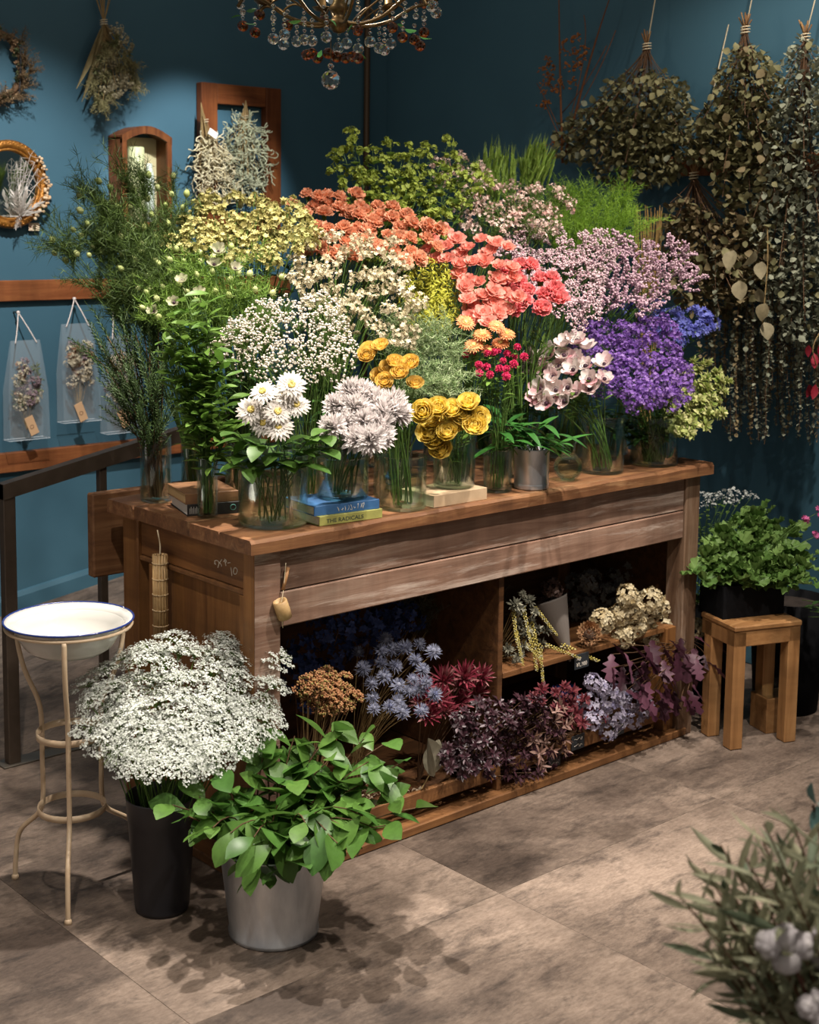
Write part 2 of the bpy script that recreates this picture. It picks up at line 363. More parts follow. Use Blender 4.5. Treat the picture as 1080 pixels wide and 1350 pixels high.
# carcass inside
MB().box((0.105, W-0.07, 0.03), (L-0.10, W-0.055, H-0.04)).build('back_panel', M_inner, ct)
MB().box((0.03, 0.024, 0.001), (1.715, W-0.03, 0.026), 0.003).build('base_board', M_lip, ct)
MB().box((0.10, 0.09, 0.062), (0.888, W-0.07, 0.074)).build('tray_floor', M_inner, ct)
MB().box((0.912, 0.09, 0.062), (L-0.115, W-0.07, 0.074)).build('tray_floor', M_inner, ct)
MB().box((0.10, 0.052, 0.060), (0.900, 0.066, 0.102), 0.003).build('tray_lip', M_lip, ct)
MB().box((0.925, 0.052, 0.064), (L-0.098, 0.066, 0.108), 0.003).build('tray_lip', M_lip, ct)
MB().box((0.885, 0.052, 0.026), (0.902, 0.2, 0.062), 0.002).build('tray_support', M_lip, ct)
MB().box((1.63, 0.050, 0.026), (1.678, 0.12, 0.36), 0.002).build('tray_support', M_side, ct)
MB().box((0.889, 0.062, 0.075), (0.908, W-0.072, 0.842), 0.002).build('divider', M_inner, ct)
MB().box((0.909, 0.060, 0.345), (L-0.10, W-0.072, 0.363), 0.002).build('shelf', M_lip, ct)
MB().box((L-0.05, 0.10, 0.03), (L-0.035, W-0.11, 0.842)).build('end_panel', M_inner, ct)
# drop leaf folded down behind
fp = MB(); fp.box((-0.012, 0.705, 0.655), (1.74, 0.738, 0.884), 0.004); fp.build('drop_leaf', wood('leaf_wood', ['5a3a26', '7a5335', '926a48'], 'x', 0.9, 0.6), ct)
# chalk marks on the end rail
M_chalk = plain('chalk', 'd8cfc2', 0.9)
def stroke(mb, pts, r=0.0011):
    mb.tube(spline([at(260+x/13.5, 720+y/13.5, 0, 0.0392) for x, y in pts], 5), r, 5)
ck = MB()
stroke(ck, [(305, 300), (330, 325), (312, 265), (350, 255), (385, 280), (385, 330), (368, 382)])
stroke(ck, [(440, 235), (415, 275), (395, 300)]); stroke(ck, [(395, 300), (425, 320), (438, 365)])
stroke(ck, [(490, 222), (500, 290), (515, 352)]); stroke(ck, [(470, 275), (500, 240), (520, 265), (505, 300)]); stroke(ck, [(545, 300), (590, 293)])
stroke(ck, [(600, 375), (612, 450), (618, 528)]); stroke(ck, [(655, 400), (648, 460), (665, 498), (700, 485), (715, 430), (695, 390), (668, 385), (655, 400)])
ck.build('chalk_writing', M_chalk, ct, smooth=True)
# bamboo mat roll hanging on the end of the counter
P0 = at(211, 731, 0, 0.012); P1 = at(209, 850, 0, 0.012); P0[0] = P1[0] = 0.012; P1[1] = P0[1]
rm = thing('bamboo_mat_roll', 'small rolled bamboo mat hanging by a cord on the counter end', 'bamboo mat', (P0[0], P0[1], P1[2]))
hh = P0[2]-P1[2]; M_bam = plain('bamboo', 'b99a6c', 0.55, c2='a07e50', scale=60)
sm = MB().tube([(0, 0, 0), (0, 0, hh)], 0.0042, 6).mesh('slat', M_bam, True)
for k in range(14): a = k*2*math.pi/14; put('slat', sm, rm, (0.015*math.cos(a), 0.0165*math.sin(a), 0))
for k in range(6):
    z = hh*(0.06+0.17*k); an = np.linspace(0, 2*math.pi, 17)
    MB().tube(np.stack([0.0195*np.cos(an), 0.021*np.sin(an), np.full(17, z)], 1), 0.0014, 4).build('thread', plain('pale_thread', 'cdb48c', 0.8), rm, True)
MB().tube(spline([(0, 0, hh), (0.004, 0.006, hh+0.025), (-0.004, 0.0, hh+0.05), (-0.002, 0.008, hh+0.062)]), 0.002, 5).build('cord', plain('linen_cord', 'c9b99a', 0.9), rm, True)
# bamboo pendant on the near corner post
A = at(379, 748, 1, 0.02); Bp = at(372, 802, 1, 0.012); D = at(373, 828, 1, 0.016)
pd = thing('bamboo_pendant', 'little bamboo section and stick hanging at the counter corner', 'pendant', (Bp[0], Bp[1], D[2]))
o = np.array([Bp[0], Bp[1], D[2]]); up = unit(at(368, 790, 1, 0.012)-at(376, 814, 1, 0.012)); c0 = at(376, 814, 1, 0.012)-o
MB().lathe([(0.0, 0), (0.0175, 0), (0.018, 0.02), (0.0175, 0.046), (0.013, 0.047), (0.012, 0.03), (0.0, 0.03)], 18, c0, basis(up)).build('bamboo_section', M_bam, pd, True)
MB().tube([at(373, 778, 1, 0.02)-o, at(380, 748, 1, 0.024)-o], 0.0045, 7).build('stick', plain('stick_wood', '9a6f45', 0.6), pd, True)
MB().tube(spline([at(377, 742, 1, 0.024)-o, at(374, 775, 1, 0.018)-o, at(371, 800, 1, 0.012)-o, D-o]), 0.0012, 4).build('cord', MATS['linen_cord'], pd, True)
# ================================================================ FURNITURE AROUND
def atz(xy, py, px=None):
    """height on the vertical through xy that shows at photo row py"""
    lo, hi = -0.5, 3.5
    for _ in range(40):
        m = (lo+hi)/2; d = np.array([xy[0], xy[1], m])-CAM; y = CY-FPX*(d@_u)/(d@_f)
        if y > py: lo = m
        else: hi = m
    return m
# enamel basin on its wire stand
SX, SY = -0.290, 0.330; SH = atz((SX, SY), 818)
st = thing('wire_stand', 'cream painted wire washstand with two hoops and curved legs', 'stand', (SX, SY, 0))
M_cream = plain('cream_paint', 'cdb79a', 0.45, c2='bfa384', scale=18)
feet = [np.array([-0.382-SX, 0.187-SY]), np.array([-0.368-SX, 0.478-SY]), np.array([-0.105-SX, 0.335-SY])]
za, zb_ = SH*0.30, SH*0.59
for k, f in enumerate(feet):
    d = f/np.linalg.norm(f); R0 = np.linalg.norm(f); rr = 0.082
    leg = spline([(*(d*R0), 0.004), (*(d*R0*0.985), 0.05), (*(d*R0*0.90), za*0.62), (*(d*rr*1.16), za*0.90), (*(d*rr), za*1.12), (*(d*rr), zb_*0.8), (*(d*rr), zb_*1.05), (*(d*rr*1.12), zb_*1.18), (*(d*0.128), SH*0.80), (*(d*0.146), SH*0.9), (*(d*0.146), SH-0.012)], 6)
    lg = MB().tube(leg, 0.0062, 8).build('leg', M_cream, st, True)
    MB().lathe([(0.0, 0), (0.0095, 0), (0.0085, 0.008), (0.006, 0.012), (0.0, 0.012)], 12, (*(d*R0), 0)).build('foot', M_cream, lg, True)
for z, rr in ((za*1.05, 0.078), (zb_, 0.078)):
    MB().lathe([(rr, -0.008), (rr+0.003, -0.008), (rr+0.003, 0.008), (rr, 0.008), (rr, -0.008)], 40, (0, 0, z)).build('hoop', M_cream, st, True)
an = np.linspace(0, 2*math.pi, 49)
MB().tube(np.stack([0.146*np.cos(an), 0.146*np.sin(an), np.full(49, SH-0.010)], 1), 0.0045, 6).build('top_ring', M_cream, st, True)
bs_ = thing('enamel_basin', 'white enamel wash basin with blue rim resting on the wire stand', 'basin', (SX, SY, SH-0.075))
M_enam = plain('white_enamel', 'b9b7b1', 0.18, coat=0.4)
MB().lathe([(0.0, 0.006), (0.085, 0.006), (0.105, 0.018), (0.122, 0.045), (0.128, 0.066), (0.134, 0.074), (0.150, 0.080), (0.150, 0.077), (0.134, 0.070), (0.125, 0.064), (0.118, 0.045), (0.101, 0.014), (0.083, 0.001), (0.0, 0.001)], 56).build('bowl', M_enam, bs_, True)
MB().tube(np.stack([0.1505*np.cos(an), 0.1505*np.sin(an), np.full(49, 0.079)], 1), 0.0026, 8).build('blue_rim', plain('blue_enamel', '1f2f66', 0.2), bs_, True)
# dark florist can and galvanised bucket
CANP = at(214, 1196, 2, 0); CANP[2] = 0; CH = atz(CANP, 1047)
cn = thing('flower_can', 'tall black tapered florist can on the floor', 'can', CANP)
MB().lathe([(0.0, 0.004), (0.058, 0.004), (0.061, 0.0), (0.064, 0.01), (0.078, CH*0.8), (0.0795, CH*0.805), (0.082, CH-0.004), (0.0835, CH), (0.081, CH), (0.076, CH*0.8), (0.060, 0.02), (0.0, 0.02)], 48).build('body', plain('black_plastic', '26262b', 0.42, c2='2e2d31', scale=8), cn, True)
def galv(name):
    m, nt, b = _new(name); b.inputs['Metallic'].default_value = 0.78; vec = _coords(nt, (1, 1, 0.3))
    f = _noise(nt, vec, 14, 5, 0.6); nt.links.new(_ramp(nt, f, [(0.3, '9fa4ab'), (0.7, 'd4d8dc')]), b.inputs['Base Color'])
    r = _n(nt, 'ShaderNodeMapRange'); r.inputs[3].default_value = 0.22; r.inputs[4].default_value = 0.42; nt.links.new(f, r.inputs[0]); nt.links.new(r.outputs[0], b.inputs['Roughness'])
    MATS[name] = m; return m
M_galv = galv('galvanised')
BKP = at(361, 1226, 2, 0); BKP[2] = 0; BH = atz(BKP, 1108)
bk = thing('galvanised_bucket', 'galvanised metal bucket filled with leafy branches on the floor', 'bucket', BKP)
MB().lathe([(0.0, 0.008), (0.095, 0.008), (0.098, 0.0), (0.103, 0.002), (0.104, 0.010), (0.101, 0.014), (0.112, BH*0.5), (0.124, BH-0.006), (0.128, BH), (0.123, BH+0.001), (0.120, BH-0.008), (0.098, 0.02), (0.0, 0.02)], 56).build('body', M_galv, bk, True)
MB().tube(np.stack([0.127*np.cos(an), 0.127*np.sin(an), np.full(49, BH)], 1), 0.004, 8).build('rolled_rim', M_galv, bk, True)
# stool and planters on the right
M_stool = wood('pale_pine', ['8a5f38', 'a97a4c', 'bd8f5e'], 'z', 0.7, 0.5); M_stoolx = wood('pale_pine_x', ['8a5f38', 'a97a4c', 'bd8f5e'], 'x', 0.7, 0.5)
sA = at(966, 986, 2, 0); sB = at(1036, 976, 2, 0)      # feet of the two near legs
ux = unit(np.array([sB[0]-sA[0], sB[1]-sA[1], 0])); uy = np.array([-ux[1], ux[0], 0]); sw = np.linalg.norm((sB-sA)[:2])
sl_ = thing('wooden_stool', 'low pale wooden stool under the black planter', 'stool', (*sA[:2], 0)); RS_ = np.stack([ux, uy, [0, 0, 1.0]], 1)
SZ = atz(sA+0.02*ux, 830); lw = 0.044; sd = 0.125; sW = sw+0.052
for (a, b) in ((0, 0), (sW-lw-0.006, 0), (0, sd), (sW-lw-0.006, sd)):
    bt = bmesh_box((lw, lw, SZ-0.001), 0.003); MB().add((bt[0]+[a, b+lw/2-0.02, SZ/2], bt[1]), (0, 0, 0), RS_).build('leg', M_stool, sl_)
MB().box((-lw/2, -0.02, SZ-0.05), (sW-lw/2-0.006, 0.0, SZ), 0.003, RS_).build('rail', M_stoolx, sl_)
MB().box((-lw/2, sd+0.02, SZ-0.05), (sW-lw/2-0.006, sd+0.04, SZ), 0.003, RS_).build('rail', M_stoolx, sl_)
MB().box((-lw/2, -0.02, SZ-0.05), (-lw/2+0.02, sd+0.04, SZ), 0.003, RS_).build('rail', M_stool, sl_)
MB().box((-lw/2-0.002, -0.024, SZ), (sW-lw/2-0.004, sd+0.044, SZ+0.018), 0.004, RS_).build('seat', M_stoolx, sl_)
SZ += 0.018
M_blk = plain('black_planter', '101012', 0.7, c2='151517', spec=0.06)
pA = at(953, 817, 2, SZ+0.0005); pl_len = 0.228
pb = thing('black_planter_box', 'black rectangular planter box of geranium standing on the stool', 'planter', (*pA[:2], SZ))
z1p = 0.105; t = 0.006
x0p, x1p, y0p, y1p = 0.0, pl_len, 0.0, 0.135
for lo, hi in (((x0p, y0p, 0), (x1p, y0p+t, z1p)), ((x0p, y1p-t, 0), (x1p, y1p, z1p)), ((x0p, y0p+t, 0), (x0p+t, y1p-t, z1p)), ((x1p-t, y0p+t, 0), (x1p, y1p-t, z1p))): MB().box(lo, hi, 0.001, RS_).build('side', M_blk, pb)
MB().box((x0p+t, y0p+t, 0.0), (x1p-t, y1p-t, 0.008), 0, RS_).build('base', M_blk, pb)
MB().box((x0p+t, y0p+t, 0.07), (x1p-t, y1p-t, 0.085), 0, RS_).build('soil', plain('soil', '2b211a', 0.95), pb)
PBC = pA+RS_@np.array([pl_len/2, 0.068, 0]); PBC[2] = SZ+0.08
# dark floor planters behind the stool
def tub(name, x, y, r, h, label):
    o = thing(name, label, 'planter', (x, y, 0))
    MB().lathe([(0, 0.0), (r*0.82, 0.0), (r, h), (r*0.95, h), (r*0.80, 0.03), (0, 0.03)], 36).build('pot', M_blk, o, True)
    MB().lathe([(0, h*0.93), (r*0.9, h*0.93)], 24).build('soil', MATS['soil'], o)
    return o
tub('floor_planter', 1.985, 0.175, 0.10, 0.36, 'round black planter on the floor between the counter and stool')
tub('floor_planter', 2.20, -0.02, 0.13, 0.38, 'round black planter in the dark corner behind the stool')
tub('floor_planter', 2.26, -0.42, 0.14, 0.36, 'round black planter at the right edge beside the stool')
# glass and wood box under the stool
gA = at(1010, 968, 2, 0); gb = thing('candle_box', 'small wooden block with a glass collar under the stool', 'candle holder', (*gA[:2], 0))
gw = 0.115
MB().box((0, 0, 0), (gw, gw*0.8, 0.115), 0.002, RS_).build('wood_block', M_stoolx, gb)
MB().box((0.004, 0.004, 0.1155), (gw-0.004, gw*0.8-0.004, 0.15), 0.002, RS_).build('glass_collar', glass('clear_glass'), gb)
# ================================================================ PLANT SHAPES
A_ = np.array
@functools.lru_cache(None)
def T_leaf(l=1.0, w=0.4, bend=0.25, fold=0.12, seg=5, shape=1.0, base=0.0):
    """blade along +Y starting at the origin, upper side +Z, folded along the midrib"""
    V = []
    for i in range(seg+1):
        t = i/seg; ww = w/2*max(0.0, math.sin(math.pi*min(1, (t*(1-base)+base))**shape))**0.8 if 0 < i < seg else (w*0.03)
        y = l*(t-0.12*bend*t*t); z = -bend*l*t*t*0.6
        V += [(-ww, y, z+ww*fold*2), (0, y, z), (ww, y, z+ww*fold*2)]
    F = []
    for i in range(seg):
        a = i*3; F += [[a, a+1, a+4, a+3], [a+1, a+2, a+5, a+4]]
    return (A_(V, float), [A_(F)])
def T_star(n=5, r=1.0, w=0.45, cup=0.35):
    """small flower: n petals round the Z axis"""
    V = [(0, 0, 0)]; F = []
    for k in range(n):
        a = 2*math.pi*k/n; da = w*math.pi/n*1.6; b = len(V)
        V += [(0.62*r*math.cos(a-da), 0.62*r*math.sin(a-da), cup*r*0.55), (r*math.cos(a), r*math.sin(a), cup*r), (0.62*r*math.cos(a+da), 0.62*r*math.sin(a+da), cup*r*0.55)]
        F.append([0, b, b+1, b+2])
    return (A_(V, float), [A_(F)])
def T_oct(r=1.0): return (A_([(r, 0, 0), (-r, 0, 0), (0, r, 0), (0, -r, 0), (0, 0, r), (0, 0, -r)], float), [A_([[0, 2, 4], [2, 1, 4], [1, 3, 4], [3, 0, 4], [2, 0, 5], [1, 2, 5], [3, 1, 5], [0, 3, 5]])])
def T_ico():
    p = (1+5**.5)/2; V = A_([(-1, p, 0), (1, p, 0), (-1, -p, 0), (1, -p, 0), (0, -1, p), (0, 1, p), (0, -1, -p), (0, 1, -p), (p, 0, -1), (p, 0, 1), (-p, 0, -1), (-p, 0, 1)], float)
    V /= np.linalg.norm(V[0]); return (V, [A_([[0, 11, 5], [0, 5, 1], [0, 1, 7], [0, 7, 10], [0, 10, 11], [1, 5, 9], [5, 11, 4], [11, 10, 2], [10, 7, 6], [7, 1, 8], [3, 9, 4], [3, 4, 2], [3, 2, 6], [3, 6, 8], [3, 8, 9], [4, 9, 5], [2, 4, 11], [6, 2, 10], [8, 6, 7], [9, 8, 1]])])
def T_ico2():
    V, (F,) = T_ico(); V = list(map(tuple, V)); c = {}; N = []
    def mid(a, b):
        k = (min(a, b), max(a, b))
        if k not in c: V.append(tuple(unit(A_(V[a])+A_(V[b])))); c[k] = len(V)-1
        return c[k]
    for a, b, d in F: x, y, z = mid(a, b), mid(b, d), mid(d, a); N += [[a, x, z], [b, y, x], [d, z, y], [x, y, z]]
    return (A_(V), [A_(N)])
@functools.lru_cache(None)
def T_needle(l=1.0, w=0.05, bend=0.0): return (A_([(-w/2, 0, 0), (w/2, 0, 0), (w/2*0.8, l*0.55, -bend*0.3*l), (-w/2*0.8, l*0.55, -bend*0.3*l), (0, l, -bend*l)], float), [A_([[0, 1, 2, 3]]), A_([[3, 2, 4]])])
def roty(a): return A_([[math.cos(a), 0, math.sin(a)], [0, 1, 0], [-math.sin(a), 0, math.cos(a)]])
OCT, ICO, ICO2 = T_oct(), T_ico(), T_ico2()
STAR5, STAR4 = T_star(5, 1, 0.5, 0.35), T_star(4, 1, 0.55, 0.3)
def ydir(d, spin=0.0):
    """rotation whose Y column runs along d (for blades), spin round it"""
    B = basis(d, spin); return np.stack([B[:, 0], B[:, 2], -B[:, 1]], 1)
@functools.lru_cache(None)
def ruffle(w, l, n=7, amp=0.12, cup=0.3, seed=0):
    """a petal along +Y with a frilled outer edge"""
    r = random.Random(seed); V = []; rows = 4
    for i in range(rows):
        t = i/(rows-1)
        for k in range(n):
            s = k/(n-1)*2-1; ww = w*(0.18+0.82*t**0.8); edge = 0 if i < rows-1 else amp*l*r.uniform(-1, 0.6)
            V.append((s*ww/2, l*t*(1-0.18*s*s)+edge, cup*l*t*t+(amp*l*r.uniform(-1, 1) if i > 0 else 0)*t))
    F = [[i*n+k, i*n+k+1, (i+1)*n+k+1, (i+1)*n+k] for i in range(rows-1) for k in range(n-1)]
    return (A_(V, float), [A_(F)])
@functools.lru_cache(None)
def cup_petal(w, l, cup=0.6, n=5):
    V = []; rows = 5
    for i in range(rows):
        t = i/(rows-1)
        for k in range(n):
            s = k/(n-1)*2-1; ww = w*math.sin(math.pi*(0.12+0.74*t))**0.7
            a = s*0.9; V.append((ww/2*math.sin(a)/math.sin(0.9), l*t*(1-0.1*s*s), cup*l*(t*t)+ww*0.28*(1-math.cos(a))))
    return (A_(V, float), [A_([[i*n+k, i*n+k+1, (i+1)*n+k+1, (i+1)*n+k] for i in range(rows-1) for k in range(n-1)])])
# ---------------------------------------------------------------- blooms: each returns a list of mesh variants, axis +Z, sizes in metres
def variants(n, fn, name, mat, smooth=True):
    out = []
    for k in range(n):
        mb = MB(); fn(mb, k); out.append(mb.mesh(name, mat, smooth))
    return out
def f_gerbera(mb, k):
    for ring, (n, r, z, tilt) in enumerate(((21, 0.033, 0.0, 0.10), (19, 0.028, 0.002, 0.25), (16, 0.016, 0.003, 0.55))):
        T = T_leaf(r-0.005, 0.0085 if ring < 2 else 0.005, 0.35, 0.06, 4, 0.9)
        for i in range(n):
            a = 2*math.pi*(i+0.3*ring)/n+U(-0.05, 0.05); d = A_([math.cos(a), math.sin(a), tilt+U(-0.08, 0.08)])
            mb.add(T, A_([math.cos(a), math.sin(a), 0])*0.005+[0, 0, z], ydirup(d), U(0.93, 1.05))
def ydirup(d):
    """Y along d, Z side kept upward"""
    d = unit(d); x = np.cross(d, [0, 0, 1.0]); x = unit(x) if np.linalg.norm(x) > 1e-3 else A_([1.0, 0, 0]); z = np.cross(x, d); return np.stack([x, d, z], 1)
def f_disc(mb, k):
    mb.lathe([(0.0075, 0.001), (0.0072, 0.005), (0.005, 0.006), (0.0, 0.005)], 14)
    for i in range(22):
        a = U(0, 6.28); r = U(0.003, 0.0078); mb.add(OCT, (r*math.cos(a), r*math.sin(a), 0.006), None, 0.0013)
def f_ranunc(mb, k):
    R = 0.024; mb.add(ICO2, (0, 0, R*0.42), None, (R*0.42, R*0.42, R*0.36))
    for ring in range(6):
        n = 5+ring; q = ring/5; r = R*(0.30+0.72*q)
        for i in range(n):
            a = 2*math.pi*(i+0.37*ring)/n+U(-0.1, 0.1); tl = 1.5-1.15*q+U(-0.1, 0.1); w = r*1.25; l = R*(0.75+0.25*q)
            d = A_([math.cos(a)*math.cos(tl), math.sin(a)*math.cos(tl), math.sin(tl)]); mb.add(cup_petal(w, l, 0.42), A_([math.cos(a), math.sin(a), 0])*r*0.42+[0, 0, R*(0.10+0.05*(5-ring)*0.5)], ydirup(d))
def f_double(mb, k):
    """open double flower: three whorls of cupped petals round a small eye"""
    R = 0.026; mb.add(ICO, (0, 0, R*0.16), None, R*0.16)
    for n, tl, w, l in ((9, 0.22, 0.80, 1.0), (8, 0.55, 0.66, 0.86), (7, 0.95, 0.5, 0.62), (5, 1.25, 0.36, 0.42)):
        for i in range(n):
            a = 2*math.pi*(i+0.5*(n % 2))/n+U(-0.12, 0.12); t2 = tl+U(-0.15, 0.15); d = A_([math.cos(a)*math.cos(t2), math.sin(a)*math.cos(t2), math.sin(t2)])
            mb.add(cup_petal(round(R*w, 5), round(R*l, 5), 0.22), A_([math.cos(a), math.sin(a), 0])*0.002, ydirup(d), U(0.88, 1.1))
def f_carn(mb, k):
    R = 0.024
    for ring in range(4):
        n = (5, 8, 10, 9)[ring]; tl = (1.35, 0.95, 0.55, 0.15)[ring]
        for i in range(n):
            a = 2*math.pi*(i+0.4*ring)/n+U(-0.2, 0.2); t2 = tl+U(-0.15, 0.15); d = A_([math.cos(a)*math.cos(t2), math.sin(a)*math.cos(t2), math.sin(t2)])
            mb.add(ruffle(R*0.95, R*U(0.9, 1.1), 7, 0.16, 0.15, i*7+ring+k*31), (0, 0, R*0.15), ydirup(d)@rotz(0))
def f_chrys(mb, k):
    R = 0.032
    for i in range(190):
        d = rdir(-0.35); T = T_leaf(R, 0.0085, -0.35, 0.3, 4, 0.8); mb.add(T, d*0.004+[0, 0, R*0.45], ydirup(d)@rotz(U(-0.2, 0.2)), U(0.8, 1.12))
def f_anem(mb, k):
    for i in range(8):
        a = 2*math.pi*i/8+U(-0.12, 0.12); tl = U(0.25, 0.55)+(0.15 if i % 2 else 0); d = A_([math.cos(a)*math.cos(tl), math.sin(a)*math.cos(tl), math.sin(tl)])
        mb.add(cup_petal(0.024, 0.032*U(0.9, 1.1), 0.25), A_([math.cos(a), math.sin(a), 0])*0.003, ydirup(d))
def f_anemeye(mb, k):
    mb.add(ICO2, (0, 0, 0.006), None, (0.006, 0.006, 0.005))
    for i in range(26): a = 2*math.pi*i/26; r = U(0.008, 0.0105); mb.add(OCT, (r*math.cos(a), r*math.sin(a), 0.008+U(0, 0.003)), None, 0.0012)
def f_gomph(mb, k):
    for i in range(90):
        d = rdir(-0.6); mb.add(T_leaf(0.0055, 0.004, 0.1, 0.3, 2), d*0.0065+[0, 0, 0.009], ydirup(d))
    mb.add(ICO, (0, 0, 0.009), None, 0.0075)
def f_spray(nb, w, h, T, fs, per, spread=0.012, dome=0.6):
    """airy panicle of nb clusters with per florets each inside a dome w wide, h high"""
    def fn(mb, k):
        for i in range(nb):
            a = U(0, 6.28); r = w/2*math.sqrt(U(0, 1)); c = A_([r*math.cos(a), r*math.sin(a), h*(1-dome*(2*r/w)**2)*U(0.55, 1.0)])
            for j in range(per):
                d = rdir(-0.5); mb.add(T, c+d*spread*U(0.4, 1), basis(unit(d+[0, 0, 0.4]), U(0, 6.28)), fs*U(0.75, 1.2))
    return fn
def f_twigs(nb, w, h, rad=0.0006, dome=0.6):
    def fn(mb, k):
        for i in range(nb):
            a = U(0, 6.28); r = w/2*math.sqrt(U(0, 1)); c = A_([r*math.cos(a), r*math.sin(a), h*(1-dome*(2*r/w)**2)*U(0.6, 0.95)])
            mb.tube(bez((0, 0, U(-0.3, 0.1)*h), (c[0]*0.25, c[1]*0.25, h*0.45), c, 5), rad, 3, False)
    return fn
def f_spike(n, l, r0, T, fs, taper=0.5):
    """flowers crowded round a stalk along +Z"""
    def fn(mb, k):
        for i in range(n):
            t = (i+0.5)/n; a = i*2.4; r = r0*(1-taper*t); d = unit([math.cos(a), math.sin(a), 0.45+0.8*t]); mb.add(T, A_([math.cos(a)*r, math.sin(a)*r, l*t]), basis(d, U(0, 6.28)), fs*(1-0.45*taper*t)*U(0.8, 1.15))
    return fn
def f_side_spikes(ns, w, h, n, l, r0, T, fs):
    """statice: several curved one-sided spikes"""
    def fn(mb, k):
        for s in range(ns):
            a = 2*math.pi*s/ns+U(-0.4, 0.4); o = w/2*U(0.3, 1); d = unit([math.cos(a)*o*1.6, math.sin(a)*o*1.6, h]); c = A_([math.cos(a)*o*0.5, math.sin(a)*o*0.5, h*U(0.2, 0.75)])
            for i in range(n):
                t = i/(n-1); p = c+d*l*t+A_([0, 0, -0.3*l*t*t]); q = rdir(-0.3)
                mb.add(T, p+q*r0, basis(q+[0, 0, 0.3], U(0, 6.28)), fs*U(0.8, 1.2))
    return fn
def f_umbel(mb, k):
    R = 0.05
    for i in range(30):
        a = i*2.4; r = R*math.sqrt((i+0.5)/30); c = A_([r*math.cos(a), r*math.sin(a), 0.032-0.022*(r/R)**2+U(-0.005, 0.005)])
        for j in range(15):
            b = U(0, 6.28); q = 0.0095*math.sqrt(U(0, 1)); mb.add(STAR5, c+[q*math.cos(b), q*math.sin(b), U(-0.004, 0.004)], basis(unit([0.5*math.cos(a)*r/R+U(-.4, .4), 0.5*math.sin(a)*r/R+U(-.4, .4), 1]), U(0, 6.28)), U(0.0022, 0.0036))
def f_umbelrays(mb, k):
    R = 0.05
    for i in range(26):
        a = i*2.4; r = R*math.sqrt((i+0.5)/26); mb.tube(bez((0, 0, 0), (0.3*r*math.cos(a), 0.3*r*math.sin(a), 0.022), (r*math.cos(a), r*math.sin(a), 0.028-0.014*(r/R)**2), 4), 0.0006, 3, False)
def f_fern(n, l, w, nl, nw, upw=0.3):
    """feathery plume: fine needles along a few curved twigs"""
    def fn(mb, k):
        for s in range(n):
            a = U(0, 6.28); d = unit([math.cos(a)*w, math.sin(a)*w, l*U(0.6, 1.0)]); ll = l*U(0.6, 1.05); p0 = A_([0, 0, U(-0.1, 0.3)*l])
            path = bez(p0, p0+A_([0, 0, ll*0.4]), p0+d*ll, 6); mb.tube(path, 0.0007, 3, False)
            m = int(34*ll/l)
            for i in range(m):
                t = U(0.1, 1); x = t*5; i0 = min(4, int(x)); p = path[i0]+(path[i0+1]-path[i0])*(x-i0); q = unit(rdir()+d*upw+A_([0, 0, 0.25])); mb.add(T_needle(nl*U(0.6, 1.2), nw, U(-0.2, 0.3)), p, ydir(q, U(0, 6.28)))
    return fn
def f_needle_stem(l, n, nl, nw, ang=0.9):
    """rosemary sprig along +Z"""
    def fn(mb, k):
        for i in range(n):
            t = i/n; a = i*2.4; d = unit([math.cos(a), math.sin(a), ang*(0.6+0.8*t)]); mb.add(T_leaf(nl*(1-0.45*t)*U(0.8, 1.1), nw, 0.15, 0.2, 3), (0, 0, l*t), ydirup(d))
        mb.tube([(0, 0, 0), (0, 0, l*0.97)], [0.0016, 0.0007], 5)
    return fn
def f_wheat(mb, k):
    l = 0.085
    for i in range(26):
        t = i/26; a = i*math.pi+U(-0.4, 0.4); d = unit([math.cos(a)*0.5, math.sin(a)*0.3, 1]); mb.add(T_leaf(0.018, 0.007, 0.1, 0.4, 3), (0.0025*math.cos(a), 0.0025*math.sin(a), l*t*0.9), ydirup(d))
        mb.add(T_needle(0.055*U(0.7, 1.1), 0.0012), (0.003*math.cos(a), 0.003*math.sin(a), l*t*0.9+0.012), ydirup(unit(d+[0, 0, 1.2])))
    mb.tube([(0, 0, -0.01), (0, 0, l)], 0.0015, 4)
def f_hydr(n=60, R=0.045, fs=0.011, flat=0.8):
    def fn(mb, k):
        for i in range(n):
            d = rdir(-0.45); mb.add(STAR4, d*R*A_([1, 1, flat])*U(0.82, 1.05)+[0, 0, R*0.4], basis(unit(d+rdir()*0.35), U(0, 6.28)), fs*U(0.75, 1.2))
    return fn
def f_thistle(mb, k):
    for i in range(110): d = rdir(-0.35); mb.add(T_needle(0.010, 0.0013), d*0.008*A_([0.9, 0.9, 1.2])+[0, 0, 0.008], ydirup(d))
    mb.add(ICO, (0, 0, 0.008), None, (0.008, 0.008, 0.011))
    for i in range(12):
        a = i*2*math.pi/12; d = unit([math.cos(a), math.sin(a), U(0.0, 0.4)]); mb.add(T_leaf(0.021, 0.0028, -0.1, 0.3, 3), (0, 0, 0.001), ydirup(d))
def f_protea(mb, k):
    for ring in range(4):
        for i in range(12):
            a = 2*math.pi*(i+0.5*ring)/12; tl = 1.35-0.3*ring+U(-0.12, 0.12); d = A_([math.cos(a)*math.cos(tl), math.sin(a)*math.cos(tl), math.sin(tl)]); mb.add(T_leaf(0.045*U(0.8, 1.1), 0.007, -0.2, 0.25, 4), A_([math.cos(a), math.sin(a), 0])*0.006, ydirup(d))
